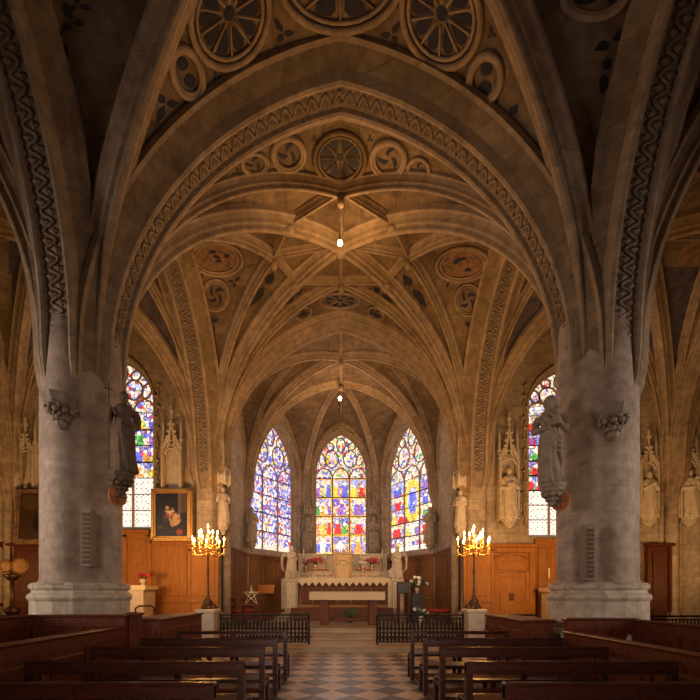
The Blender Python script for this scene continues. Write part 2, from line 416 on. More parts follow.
Z0, Z1, Z2, Z3 = -5.65, .9, 7.45, 14
# crossing bay with its star
bay('ceiling', -XN, XN, Z2, Z3, ('big', 'wide', 'big', 'big'), star=((0, 9.45, HT), (0, 12.2, HT), (-1.78, 11.0, 10.62), (1.78, 11.0, 10.62)), zO=10.9)
bay('ceiling', -XN, XN, Z1, Z2, ('big', 'big', 'big', 'big'), star=None, tier=False)
for s in (-1, 1):
    a, b = sorted((s*XN, s*11.1)); inner = 3 if s < 0 else 2
    sd = [None]*4; sd[0] = 'big'; sd[1] = 'thin'; sd[inner] = None; sd[5-inner] = 'wide'
    bay('ceiling', a, b, Z2, Z3, sd, tier=True)
    bay('ceiling', a, b, Z1, Z2, ('big', 'big', 'thin', 'thin'), tier=False)
    bay('ceiling', a, b, Z0, Z1, (None,)*4, ribs=False)
    c, d = sorted((s*11.1, s*17.5))
    bay('ceiling', c, d, Z2, Z3, ('wide', 'thin', None, None))
bay('ceiling', -XN, XN, Z0, Z1, (None,)*4, ribs=False)
# choir bay and apse
QL, QR = (-4.15, 18.0), (4.15, 18.0); SL, SR = (-1.95, 21.5), (1.95, 21.5); K = (0, 18.1, HT)
mb = MB().mat(WEB)
T2N = (0, 14.0, HT); O2 = (0, 16.1, HT)
cP = lambda s: ((s*4.45, 14.0), .25, 5.9)
cQ = lambda s: ((s*4.15, 18.0), .10, 6.2)
cS = lambda s: ((s*1.95, 21.5), .10, 6.2)
for s in (-1, 1):
    Wm = (s*4.3, 16.0, 10.3)
    nd = (s*1.5, 16.1, HT)
    fan(mb, *cP(s), [(T2N, 1.25, 'wide'), (O2, 1.06, 'med'), (nd, 1.08, 'thin'), (Wm, 1.2, 'thin')])
    fan(mb, *cQ(s), [(K, 1.1, 'med'), (O2, 1.06, 'med'), (nd, 1.08, 'thin'), (Wm, 1.2, 'thin')])
    M1 = (s*3.05, 19.75, 10.45)
    fan(mb, *cQ(s), [(K, 1.1, None), (M1, 1.25, 'thin')])
    fan(mb, *cS(s), [(M1, 1.25, 'thin'), (K, 1.1, 'med'), ((0, 21.5, 10.45), 1.25, 'thin')])
    lierne(nd, O2, .09, .17); lierne(Wm, nd, .08, .15); lierne(M1, K, .07, .13)
lierne(O2, K); lierne(T2N, O2); lierne((0, 21.5, 10.45), K, .07, .13)
for q, r in ((O2, .09), (K, .14)):
    bz = MB().mat(RIB); bz.lathe([(.02, q[2]-.44), (r*.8, q[2]-.43), (r, q[2]-.34), (r*.9, q[2]-.2)], q[0], q[1], 14); trim(bz)
struct(mb.build('ceiling'))
BVH = BVHTree.FromPolygons(webV, webF)
# plain roof deck over the vaults, closing the room to the sky
struct(MB().mat(WEB).box(-17.8, 17.8, -6, 22.4, 11.3, 11.5).build('ceiling'))

# ================================================================ WALLS AND WINDOWS
def arch_v(u, hw, spring, apex, rho=1.35):
    t = max(0, 1-abs(u)/hw); return spring+(apex-spring)*hfun(t, rho)
def outline(hw, sill, spring, apex, n=14, rho=1.35):
    pts = [(-hw, sill), (-hw, spring)]
    for i in range(1, n+1):
        t = (i/n)**1.6; pts.append((-hw*(1-t), spring+(apex-spring)*hfun(t, rho)))
    return pts+[(-u, v) for u, v in reversed(pts[:-1])]
def wall(name, p0, p1, out, zb, zt, ops=(), depth=.45, m=STONE):
    p0 = Vector(p0); p1 = Vector(p1); L = (p1-p0).length; d = (p1-p0)/L; out = Vector(out).normalized()
    def X(u, v, o=0): q = p0+d*u+out*o; return (q.x, q.y, v)
    mb = MB().mat(m); br = {0.0, L}
    for (uc, hw, si, sp, ap) in ops:
        for i in range(-12, 13):
            k = i/12; br.add(uc+hw*math.copysign(1-(1-abs(k))**1.6, k))
    br = sorted(br); br = [b for i, b in enumerate(br) if i == 0 or b-br[i-1] > 1e-5]
    for a, b in zip(br, br[1:]):
        c = (a+b)/2; op = next((o for o in ops if abs(c-o[0]) < o[1]), None)
        if op:
            uc, hw, si, sp, ap = op
            mb.add([X(a, zb), X(b, zb), X(b, si), X(a, si)], [(0, 1, 2, 3)])
            mb.add([X(a, arch_v(a-uc, hw, sp, ap)), X(b, arch_v(b-uc, hw, sp, ap)), X(b, zt), X(a, zt)], [(0, 1, 2, 3)])
        else: mb.add([X(a, zb), X(b, zb), X(b, zt), X(a, zt)], [(0, 1, 2, 3)])
    mb.add([X(0, zb, depth+.25), X(L, zb, depth+.25), X(L, zt, depth+.25), X(0, zt, depth+.25)], [(0, 1, 2, 3)])
    for (uc, hw, si, sp, ap) in ops:
        f = outline(hw, si, sp, ap, 14); k = .9
        g = outline(hw*k, si+.12, sp, ap-.12, 14)
        n = len(f); vs = [X(uc+u, v) for u, v in f]+[X(uc+u, v, depth) for u, v in g]
        mb.add(vs, [(i, (i+1) % n, n+(i+1) % n, n+i) for i in range(n)], False)
        mb.tube([X(uc+u*1.0, v, -.01) for u, v in f], .05, 6)
        mb.tube([X(uc+u*.96, v-.04 if i not in (0, n-1) else v+.05, .14) for i, (u, v) in enumerate(f)], .035, 5)
    return struct(mb.build(name))

# ---- stained glass painting, colour per small pane
def mixc(a, b, t): return tuple(a[i]*(1-t)+b[i]*t for i in range(3))
WHT = (1, .93, .80); BLU = (.10, .14, .72); LBL = (.40, .50, 1.0); PUR = (.36, .16, .60); RED = (.72, .03, .03); YEL = (1, .66, .08); GRN = (.10, .42, .09); ORG = (.95, .34, .05); LEADC = (.012, .008, .008); SKN = (1, .75, .55); TAN = (.85, .55, .28); CRM = (1, .86, .62)
PAL = {'blue': [BLU, LBL, WHT, LBL, BLU, PUR, WHT, LBL, WHT, BLU, LBL, RED, YEL, WHT], 'centre': [WHT, CRM, TAN, LBL, BLU, RED, BLU, GRN, YEL], 'right': [WHT, CRM, WHT, LBL, TAN, RED, BLU, GRN], 'side': [WHT, WHT, LBL, TAN, BLU, RED, CRM]}
def krand(*k):
    h = 2166136261
    for ch in str(k): h = ((h ^ ord(ch))*16777619) & 0xffffffff
    return random.Random(h)
_sc = {}
def seedpt(kind, i, j):
    k = (kind, i, j)
    if k not in _sc:
        r = krand(kind, i, j); _sc[k] = (i+r.uniform(.1, .9), j+r.uniform(.1, .9), r.choice(PAL[kind]), r.uniform(.65, 1.25), r.random())
    return _sc[k]
_pc = {}
def panel_info(kind, li, j):
    k = (kind, li, j)
    if k not in _pc:
        r = krand('panel', kind, li, j); n = r.choice((1, 2, 2, 3)); fig = []
        robes = [RED, BLU, GRN, ORG, BLU, RED, PUR, WHT, YEL]; r.shuffle(robes)
        for q in range(n): fig.append(((q+.5)/n+r.uniform(-.06, .06), r.uniform(.16, .21)*(2.0/n if n > 1 else 1.35), r.uniform(.62, .84), robes[q], robes[q+3]))
        _pc[k] = (fig, r.choice((WHT, LBL, BLU, BLU, CRM)), r.choice((GRN, GRN, TAN, YEL)), r.choice((CRM, BLU, TAN, LBL)))
    return _pc[k]
def glass_colour(kind, spec, u, v, H):
    """u in 0..1 across, v metres above the sill"""
    nl, rows, headv = spec['lights'], spec['rows'], spec['head']
    li = min(nl-1, int(u*nl)); a = u*nl-li
    rh = headv/rows; up = v >= headv
    j = 50+int((v-headv)/.8) if up else min(rows-1, int(v/rh)); b = ((v-headv)/.8) % 1 if up else v/rh-j
    su = spec.get('shard', .1); x = u*spec['w']/su; y = v/(su*1.25); best = []
    for p in (-1, 0, 1):
        for q in (-1, 0, 1):
            sp = seedpt(kind, int(x)+p, int(y)+q); best.append((hypot(x-sp[0], y-sp[1]), sp))
    best.sort(key=lambda t: t[0]); s0 = best[0][1]; c = s0[2]; lum = s0[3]; lead = best[1][0]-best[0][0] < .10
    sx, sy = s0[0]*su/spec['w']*nl-li, ((s0[1]*su*1.25-(headv if up else 0))/(.8 if up else rh))-(j-50 if up else j)
    if kind == 'side' and v < spec.get('clearv', 0):
        g = .15; p = (u*spec['w']+v)/g; q = (u*spec['w']-v)/g
        return (.22, .20, .18) if (p % 1 < .2 or q % 1 < .2) else (1.0, .97, .92)
    fig, sky, gnd, mid = panel_info(kind, li, j)
    if kind != 'blue' and not up:
        base = gnd if b < .14 else (sky if b > .55 else mid); c = mixc(base, c, .30 if s0[4] < .7 else .8)
        for (fa, fw, ft, rc, r2) in fig:
            w = fw*(1.1-.6*max(0, b-.15)); d = abs(sx*.6+a*.4-fa)
            if b < ft-.10 and d < w: c = rc if (d < w*.62 or s0[4] < .5) else r2; lum = .8+.5*s0[4]
            if hypot((a-fa)*1.2, (b-ft+.03)) < .105: c = CRM; lum = 1.1
            if hypot((a-fa)*1.2, (b-ft+.035)) < .07: c = SKN; lum = 1.1; lead = False
        if kind == 'centre' and (a < .07 or a > .93 or b < .05 or b > .95): c = mixc(YEL, ORG, s0[4]*.5)
        if kind == 'right' and b < .045: c = mixc(RED, WHT, .4)
    elif kind == 'blue':
        for (fa, fw, ft, rc, r2) in fig[:2]:
            if b < ft-.1 and abs(sx-fa) < fw*.45 and s0[4] < .5: c = rc if rc != GRN else WHT
            if hypot((a-fa)*1.2, b-ft) < .07: c = SKN
    elif up and s0[4] < .5: c = mixc(c, WHT, .5)
    if kind == 'right' and not up:
        q = hypot((a-.5)*1.9, (v-spec['mad'])/1.05)
        if li == 1 and q < 1:
            c = YEL if q > .62 else (BLU if abs(a-.5) < .2 and s0[4] < .75 else LBL)
            if hypot((a-.5)*1.2, v-spec['mad']-.55) < .12: c = SKN
        if v < .22: c = WHT
    if kind == 'blue' and v < .22: c = mixc(CRM, WHT, .5)
    c = mixc(tuple(q*lum for q in c), WHT, .02)
    if lead: c = tuple(q*.10 for q in c)
    if not up and (b < .015 or b > .985): c = LEADC
    return tuple(min(1.5, q) for q in c)
def glass_pane(X, hw, sill, apex, kind, spec, parent, res=.032):
    nx = int(2*hw/res); ny = int((apex-sill)/res); vs = []; fs = []; cols = []
    for j in range(ny+1):
        for i in range(nx+1): vs.append(X(-hw+2*hw*i/nx, sill+(apex-sill)*j/ny))
    for j in range(ny):
        for i in range(nx):
            fs.append((j*(nx+1)+i, j*(nx+1)+i+1, (j+1)*(nx+1)+i+1, (j+1)*(nx+1)+i))
            cols.append(glass_colour(kind, spec, (i+.5)/nx, (j+.5)/ny*(apex-sill), apex-sill))
    me = bpy.data.meshes.new('glass'); me.from_pydata(vs, [], fs); me.materials.append(GLASS)
    at = me.color_attributes.new('col', 'FLOAT_COLOR', 'CORNER')
    buf = []
    for c in cols: buf += [c[0], c[1], c[2], 1]*4
    at.data.foreach_set('color', buf)
    o = bpy.data.objects.new('glass', me); COL.objects.link(o); o.parent = parent; return o
WIN = [0]
def window(p0, p1, out, op, kind, spec, depth=.42, tr=.05):
    WIN[0] += 1; root = struct(E('window_%d' % WIN[0]))
    p0 = Vector(p0); p1 = Vector(p1); d = (p1-p0).normalized(); out = Vector(out).normalized(); uc, hw, si, sp, ap = op
    hw *= .9; si += .12; ap -= .12
    def X(u, v, o=depth-.03): q = p0+d*(uc+u)+out*o; return (q.x, q.y, v)
    spec = dict(spec); spec['w'] = 2*hw; spec['head'] = sp-si-spec.get('drop', .1)
    glass_pane(lambda u, v: X(u, v, depth+.02), hw+.05, si-.02, ap+.05, kind, spec, root)
    nl = spec['lights']; headz = si+spec['head']
    mu = MB().mat(CARVE)
    for k in range(1, nl): mu.tube([X(-hw+2*hw*k/nl, si), X(-hw+2*hw*k/nl, headz+.1)], tr*.9, 6)
    mu.build('mullion', None, root)
    fr = MB().mat(CARVE); fr.tube([X(u, v) for u, v in outline(hw, si, sp, ap)], tr*1.1, 6); fr.build('window_frame', None, root)
    ba = MB().mat(IRON)
    for j in range(1, spec['rows']+1):
        z = si+spec['head']*j/spec['rows']; ba.tube([X(-hw, z, depth-.01), X(hw, z, depth-.01)], .016, 4)
        if spec.get('extra'):
            z -= spec['head']/spec['rows']/2; ba.tube([X(-hw, z, depth-.01), X(hw, z, depth-.01)], .009, 4)
    ba.build('saddle_bar', None, root)
    t = MB().mat(CARVE); lw = 2*hw/nl
    for k in range(nl):    # cusped heads of the lights
        c = -hw+lw*(k+.5); pts = []
        for i in range(17):
            q = -1+2*i/16; w = lw*.5*q; hgt = hfun(1-abs(q), 1.3)*lw*.62-.05*abs(sin(q*2*pi)); pts.append(X(c+w, headz+hgt))
        t.tube(pts, tr*.75, 5)
    def ell(u, v, ru, rv, rot=0, sharp=0):
        pts = []
        for i in range(20):
            a = 2*pi*i/20; x = ru*cos(a); y = rv*sin(a)*(1+sharp*abs(sin(a))); pts.append(X(u+x*cos(rot)-y*sin(rot), v+x*sin(rot)+y*cos(rot)))
        t.tube(pts, tr*.75, 5, closed=True)
    hh = ap-headz
    if nl == 3:
        ell(-hw*.36, headz+hh*.44, hw*.26, hh*.17, 0, .15); ell(hw*.36, headz+hh*.44, hw*.26, hh*.17, 0, .15)
        ell(0, headz+hh*.76, hw*.17, hh*.14, 0, .2)
        ell(-hw*.74, headz+hh*.42, hw*.13, hh*.15, .35); ell(hw*.74, headz+hh*.42, hw*.13, hh*.15, -.35)
        ell(-hw*.42, headz+hh*.72, hw*.13, hh*.10, .75); ell(hw*.42, headz+hh*.72, hw*.13, hh*.10, -.75)
    elif nl == 2:
        ell(0, headz+hh*.62, hw*.30, hh*.20, 0, .1); ell(-hw*.55, headz+hh*.42, hw*.14, hh*.13, .5); ell(hw*.55, headz+hh*.42, hw*.14, hh*.13, -.5)
    t.build('tracery', None, root)
    return root
TOPZ = 11.3
# east walls of the aisles (facing the nave) with one tall window each side
opL = (17.5-7.6, 1.32, 3.78, 7.95, 9.75)     # measured from x = -17.5
wall('wall_east_left', (-17.5, 14), (-4.3, 14), (0, 1), 0, TOPZ, [opL])
window((-17.5, 14), (-4.3, 14), (0, 1), opL, 'side', dict(lights=3, rows=7, clearv=1.75, shard=.10))
opR = (7.6-4.3, 1.32, 3.5, 7.85, 9.4)
wall('wall_east_right', (4.3, 14), (17.5, 14), (0, 1), 0, TOPZ, [opR])
window((4.3, 14), (17.5, 14), (0, 1), opR, 'side', dict(lights=3, rows=8, clearv=1.5, shard=.10))
# choir walls
for s, nm in ((-1, 'left'), (1, 'right')):
    op = (1.15, .62, 3.6, 7.6, 8.9)
    wall('wall_choir_'+nm, (s*4.3, 14), (s*4.15, 18), (s, 0), 0, TOPZ, [op])
    window((s*4.3, 14), (s*4.15, 18), (s, 0), op, 'side', dict(lights=1, rows=7, shard=.10))
    d = Vector((2.2, 3.5)).normalized(); o2 = (-d.y*1.0, d.x*1.0)
    op = (2.03, 1.80, 3.55, 7.2, 9.85)
    wall('wall_apse_'+nm, (s*4.15, 18), (s*1.95, 21.5), (s*d.y, d.x), 0, TOPZ, [op])
    if s < 0: window((s*4.15, 18), (s*1.95, 21.5), (s*d.y, d.x), op, 'blue', dict(lights=3, rows=4, shard=.085, extra=0))
    else: window((s*4.15, 18), (s*1.95, 21.5), (s*d.y, d.x), op, 'right', dict(lights=3, rows=5, shard=.10, mad=2.4, extra=0))
op = (1.95, 1.50, 3.55, 7.75, 10.08)
wall('wall_apse_centre', (-1.95, 21.5), (1.95, 21.5), (0, 1), 0, TOPZ, [op])
window((-1.95, 21.5), (1.95, 21.5), (0, 1), op, 'centre', dict(lights=3, rows=4, shard=.10, extra=0))
# outer, side and west walls (outside the picture, they close the room)
wall('wall_west', (-11.1, -5.65), (11.1, -5.65), (0, -1), 0, TOPZ)
for s, nm in ((-1, 'left'), (1, 'right')):
    wall('wall_side_'+nm, (s*11.1, -5.65), (s*11.1, 7.0), (s, 0), 0, TOPZ)
    wall('wall_chapel_'+nm, (s*11.1, 7.3), (s*17.5, 7.3), (0, -1), 0, TOPZ)
    wall('wall_outer_'+nm, (s*17.5, 7.3), (s*17.5, 14), (s, 0), 0, TOPZ)

# ================================================================ PAINTED AND CARVED TRACERY ON THE VAULT
def onweb(px, py, off=0.0):
    o = Vector((0, 0, EYE)); d = (W3(px, py, 1)-o).normalized(); h, n, i, dist = BVH.ray_cast(o, d)
    if h is None: return None
    if n.dot(d) > 0: n = -n
    return h+n*off
def ell_pts(cx, cy, rx, ry, rot=0, n=26, off=.03):
    out = []
    for i in range(n):
        a = 2*pi*i/n; x = rx*cos(a); y = ry*sin(a)
        q = onweb(cx+x*cos(rot)-y*sin(rot), cy+x*sin(rot)+y*cos(rot), off)
        if q: out.append(q)
    return out
def patch(mb, pts2, off=.012):
    p = [onweb(x, y, off) for x, y in pts2]
    cx = sum(x for x, y in pts2)/len(pts2); cy = sum(y for x, y in pts2)/len(pts2); c = onweb(cx, cy, off+.003)
    if c is None or any(q is None for q in p): return
    if max((q-c).length for q in p) > 3: return
    n = len(p); mb.add(p+[c], [(i, (i+1) % n, n) for i in range(n)], False)
def roundel(cx, cy, rx, ry, kind='rose', rot=0, petals=8, mats=(RIB, BLUE), tr=.05):
    mb = MB().mat(mats[0])
    e = ell_pts(cx, cy, rx, ry, rot); 
    if len(e) > 20: mb.tube(e, tr, 6, closed=True)
    e = ell_pts(cx, cy, rx*.84, ry*.84, rot)
    if len(e) > 20: mb.tube(e, tr*.6, 5, closed=True)
    mb.mat(mats[1])
    def L(x, y): return (cx+x*rx*cos(rot)-y*ry*sin(rot), cy+x*rx*sin(rot)+y*ry*cos(rot))
    if kind == 'rose':
        for k in range(petals):
            a = 2*pi*(k+.5)/petals; pts = []
            for (r, w) in ((.26, .0), (.42, .62), (.62, .86), (.74, .55), (.76, 0), (.74, -.55), (.62, -.86), (.42, -.62)):
                b = a+w*pi/petals*.82; pts.append(L(r*cos(b), r*sin(b)))
            patch(mb, pts)
            mb.mat(mats[0]); 
            q = [onweb(*L(r*cos(a+pi/petals), r*sin(a+pi/petals)), .03) for r in (.2, .5, .78)]
            if all(q): mb.tube(q, tr*.35, 4)
            mb.mat(mats[1])
        patch(mb, [L(.15*cos(2*pi*i/10), .15*sin(2*pi*i/10)) for i in range(10)])
    elif kind == 'swirl':
        for k in range(petals):
            a0 = 2*pi*k/petals; A = []; B = []
            for i in range(6):
                q = i/5; r = .16+.54*q; a = a0+q*1.1; w = .40*sin(pi*(q*.8+.2)); A.append(L(r*cos(a+w), r*sin(a+w))); B.append(L(r*cos(a-w), r*sin(a-w)))
            patch(mb, A+B[::-1])
    elif kind == 'twist':
        for k in (-1, 1): patch(mb, [L(k*.10+(.42 if k*cos(2*pi*i/12) < 0 else .36)*cos(2*pi*i/12), k*.36+.27*sin(2*pi*i/12)) for i in range(12)])
    elif kind == 'paint':
        patch(mb, [L(.8*cos(2*pi*i/20), .8*sin(2*pi*i/20)) for i in range(20)])
        mb.mat(BLUE)
        rr = random.Random(int(cx))
        for k in range(4):
            x, y = rr.uniform(-.4, .4), rr.uniform(-.4, .4); patch(mb, [L(x+.18*cos(i)*rr.uniform(.5, 1), y+.18*sin(i)*rr.uniform(.5, 1)) for i in range(6)], .02)
    if mb.f: trim(mb)
def leaf3(cx, cy, s, ang, n=3, m=BLUE):
    """trefoil dagger motif sunk and painted dark blue"""
    mb = MB().mat(m)
    for k in range(n):
        a = ang+2*pi*k/n; l = s*(1 if k == 0 else .62); w = s*.2; ca, sa = cos(a), sin(a)
        patch(mb, [(cx+ca*d*l-sa*e*w, cy+sa*d*l+ca*e*w) for d, e in ((.08, 0), (.35, .9), (.6, .75), (1, 0), (.6, -.75), (.35, -.9))])
    if mb.f: trim(mb)
def mural(poly, m, step=3, off=.012):
    """painted ground covering part of a vault cell"""
    def inside(x, y):
        c = False; n = len(poly)
        for i in range(n):
            (x1, y1), (x2, y2) = poly[i], poly[i-1]
            if (y1 > y) != (y2 > y) and x < (x2-x1)*(y-y1)/(y2-y1)+x1: c = not c
        return c
    mb = MB().mat(m); cache = {}
    xs = [p[0] for p in poly]; ys = [p[1] for p in poly]
    def g(i, j):
        if (i, j) not in cache: cache[i, j] = onweb(i*step, j*step, off)
        return cache[i, j]
    for i in range(int(min(xs)/step), int(max(xs)/step)+1):
        for j in range(int(min(ys)/step), int(max(ys)/step)+1):
            if not inside((i+.5)*step, (j+.5)*step): continue
            q = [g(i, j), g(i+1, j), g(i+1, j+1), g(i, j+1)]
            if None in q or (q[0]-q[2]).length > .5: continue
            mb.add(q, [(0, 1, 2, 3)], False)
    if mb.f: trim(mb)
mural([(134, 268), (152, 262), (172, 320), (186, 372), (166, 350), (134, 318)], MUR)
mural([(515, 296), (548, 300), (548, 330), (520, 352), (500, 372), (508, 330)], MUR)
mural([(676, 252), (700, 238), (700, 262), (678, 264)], RUST, 2)
mural([(662, 266), (700, 268), (700, 330), (676, 372), (658, 400), (645, 330)], MUR)
mural([(8, 240), (34, 250), (34, 380), (20, 400), (14, 320)], MUR)
R_ = radians
roundel(340, -22, 62, 52, 'rose', 0, 8); 
for s, (x, y) in ((-1, (229, 13)), (1, (442, 13))): roundel(x, y, 39, 54, 'rose', -s*.18, 10)
roundel(186, 72, 15, 26, 'twist', -.3); roundel(486, 78, 16, 25, 'twist', .2)
leaf3(165, 104, 22, R_(115)); leaf3(510, 116, 24, R_(62)); leaf3(283, 33, 18, R_(-120)); leaf3(392, 35, 18, R_(-60)); leaf3(216, 76, 9, R_(10)); leaf3(456, 82, 9, R_(170)); leaf3(182, 22, 9, R_(-80)); leaf3(492, 34, 9, R_(-100))
leaf3(72, 22, 22, R_(-110), 3); leaf3(62, 40, 20, R_(70), 2); leaf3(78, 5, 16, R_(20), 3)
leaf3(610, 42, 30, R_(-30), 2); leaf3(605, 72, 24, R_(100), 2); leaf3(697, 95, 14, R_(90), 2)
roundel(596, -6, 34, 24, 'swirl', -.3, 3)
roundel(340, 157, 26, 26, 'rose', 0, 8, (WEB, BLUE)); roundel(288, 153, 16, 17, 'swirl', 0, 3); roundel(389, 158, 17, 18, 'swirl', 0, 3)
roundel(254, 163, 13, 11, 'swirl', 0, 3, tr=.03); roundel(419, 169, 11, 12, 'swirl', 0, 3, tr=.03)
leaf3(305, 174, 8, R_(-90)); leaf3(374, 176, 8, R_(-90)); leaf3(438, 180, 9, R_(30)); leaf3(237, 172, 8, R_(150)); leaf3(314, 139, 6, R_(-90)); leaf3(370, 139, 6, R_(-90))
roundel(217, 258, 26, 17, 'paint', .1, 8, (RIB, RUST)); roundel(462, 264, 26, 17, 'paint', -.1, 8, (RIB, RUST))
roundel(216, 295, 13, 16, 'swirl', 0, 4, tr=.035); roundel(468, 300, 13, 16, 'swirl', 0, 4, tr=.035)
leaf3(199, 275, 10, R_(-130)); leaf3(234, 282, 9, R_(-40)); leaf3(212, 323, 14, R_(85)); leaf3(448, 282, 9, R_(-140)); leaf3(484, 288, 9, R_(-50)); leaf3(472, 327, 14, R_(95))
leaf3(265, 285, 26, R_(125), 2); leaf3(412, 287, 26, R_(55), 2); leaf3(295, 295, 16, R_(140), 2); leaf3(381, 293, 16, R_(40), 2)
roundel(340, 300, 20, 8, 'rose', 0, 8, tr=.035); leaf3(308, 311, 12, R_(150), 3); leaf3(372, 312, 12, R_(30), 3); roundel(303, 313, 9, 6, 'swirl', -.4, 3, tr=.03); roundel(376, 313, 9, 6, 'swirl', .4, 3, tr=.03)
leaf3(340, 408, 9, R_(-90), 2)
# ================================================================ PILLARS AND WALL SHAFTS
def big_pillar():
    root = E('stone_pillar')
    fn = lambda a, z: 1+.07*cos(4*a)
    mb = MB().mat(PILLAR)
    prof = [(.73, 1.74), (.70, 1.77), (.66, 1.80), (.645, 1.85), (.645, 1.98)]+[(.645, 1.98+.6*k) for k in range(1, 6)]+[(.635, 5.6), (.60, 6.3), (.53, 7.0), (.44, 7.8), (.34, 8.6)]
    mb.lathe(prof, 0, 0, 64, fn); mb.build('shaft', None, root)
    def f2(a, z): return 1+.035*abs(cos(4*a))**.5
    mb = MB().mat(PLINTH)
    mb.lathe([(.84, 0), (.84, .9), (.80, .97), (.775, 1.0), (.775, 1.46), (.80, 1.49), (.815, 1.53), (.80, 1.57), (.755, 1.60), (.74, 1.64), (.78, 1.68), (.785, 1.73), (.74, 1.77)], 0, 0, 16, None)
    for i, q in enumerate(mb.sm): mb.sm[i] = False
    mb.build('plinth', None, root)
    return root
PL = big_pillar(); PL.location = (-XN, 7.45, 0); tag(PL, 'massive fluted stone pillar on the left with a saint statue on its right side', 'pillar', 'nave pillars')
PR = copy_tree(PL); PR.location = (XN-.06, 7.45, 0); tag(PR, 'massive fluted stone pillar on the right with a saint statue on its left side', 'pillar', 'nave pillars')
for s in (-1, 1):    # the pair beside the camera, outside the frame, carry the near arches
    q = copy_tree(PL); q.location = (s*XN, .9, 0); tag(q, 'nearest stone pillar of the nave, beside the %s pews' % ('left' if s < 0 else 'right'), 'pillar', 'nave pillars')
def shaft(x, y, r, z0, z1, base=True, lobes=0, m=STONE, taper=.6):
    mb = MB().mat(m); fn = (lambda a, z: 1+lobes*cos(6*a)) if lobes else None
    pr = []
    if base: pr = [(r*1.45, z0), (r*1.45, z0+.55), (r*1.28, z0+.62), (r*1.3, z0+.8), (r*1.15, z0+.86), (r*1.18, z0+.93), (r, z0+1.0)]
    else: pr = [(r, z0)]
    pr += [(r, z0+(z1-z0)*k/6) for k in range(2, 6)]+[(r, z1-.8), (r*taper, z1+.6)]
    mb.lathe(pr, x, y, 40 if r > .2 else 14, fn); return trim(mb)
for s in (-1, 1):
    shaft(s*4.5, 14.05, .42, 0, 6.6, lobes=.05, taper=.5)
    shaft(s*4.0, 14.55, .14, .45, 6.2, False)
    shaft(s*11.1, 13.95, .20, 0, 6.1); shaft(s*11.42, 14.0, .09, 0, 6.0, False); shaft(s*10.78, 14.0, .09, 0, 6.0, False)
    shaft(s*4.12, 17.98, .12, .45, 6.3, False); shaft(s*1.95, 21.42, .12, .45, 6.3, False)
    shaft(s*17.3, 13.9, .2, 0, 6)
# ================================================================ PANELLING AND DOORS (part of the building)
def panelling(p0, p1, inn, zb, zt, n, m, rail=None, th=.06):
    """framed wall panelling between two plan points; inn = direction into the room"""
    p0 = Vector(p0); p1 = Vector(p1); L = (p1-p0).length; d = (p1-p0)/L; a = atan2(d.y, d.x)
    mb = MB().mat(m); mb.T = Matrix.Translation((p0.x, p0.y, 0)) @ Matrix.Rotation(a, 4, 'Z')
    sg = 1 if Vector((-d.y, d.x)).dot(Vector(inn)) > 0 else -1
    def bx(x0, x1, o0, o1, z0, z1, b=0): y0, y1 = sorted((sg*o0, sg*o1)); mb.box(x0, x1, y0, y1, z0, z1, b)
    bx(0, L, 0, th*.4, zb, zt); bx(0, L, 0, th*1.5, zb, zb+.2, .01)
    bx(-.01, L+.01, 0, th*2.4, zt-.09, zt, .02); bx(0, L, 0, th*1.6, zt-.17, zt-.09, .01)
    w = L/n; rails = [zb+.2] + ([rail] if rail else []) + [zt-.17]
    for k in range(n+1): bx(max(0, k*w-.07), min(L, k*w+.07), 0, th, zb, zt-.1)
    for r in rails[1:-1]: bx(0, L, 0, th*1.2, r-.06, r+.06, .01)
    for r0, r1 in zip(rails, rails[1:]):
        for k in range(n):
            if w > .34: bx(k*w+.13, (k+1)*w-.13, 0, th*.75, r0+.13, r1-.13, .02)
        bx(0, L, 0, th, r0-.02, r0+.07); bx(0, L, 0, th, r1-.07, r1)
    return trim(mb)
panelling((-17.4, 13.98), (-8.95, 13.98), (0, -1), 0, 3.3, 6, WOOD2, 1.2)
panelling((-8.95, 13.98), (-6.42, 13.98), (0, -1), 0, 3.72, 3, HONEY, 1.15)
panelling((-6.42, 13.96), (-4.85, 13.96), (0, -1), 0, 3.5, 1, HONEY, 1.35)
panelling((4.85, 13.96), (5.0, 13.96), (0, -1), 0, 3.1, 1, HONEY)
panelling((6.5, 13.97), (8.9, 13.97), (0, -1), 0, 3.42, 3, HONEY, 1.2)
for s in (-1, 1):
    panelling((s*4.22, 14.35), (s*4.09, 17.95), (-s, 0), .45, 3.33, 6, CHOIRW, 1.35)
    n = Vector((-3.5*s, 2.2)).normalized()*-1
    panelling((s*4.10, 18.0), (s*1.98, 21.37), (-s, -.6), .45, 3.33, 4, CHOIRW, 1.35)
    # front face of the pier side, honey coloured, beside the candelabra
panelling((-4.98, 13.60), (-4.0, 13.60), (0, -1), .15, 3.2, 1, HONEY, 1.35); panelling((4.0, 13.60), (4.98, 13.60), (0, -1), .15, 3.2, 1, HONEY, 1.35)
panelling((-1.95, 21.42), (1.95, 21.42), (0, -1), .45, 3.33, 5, CHOIRW, 1.35)
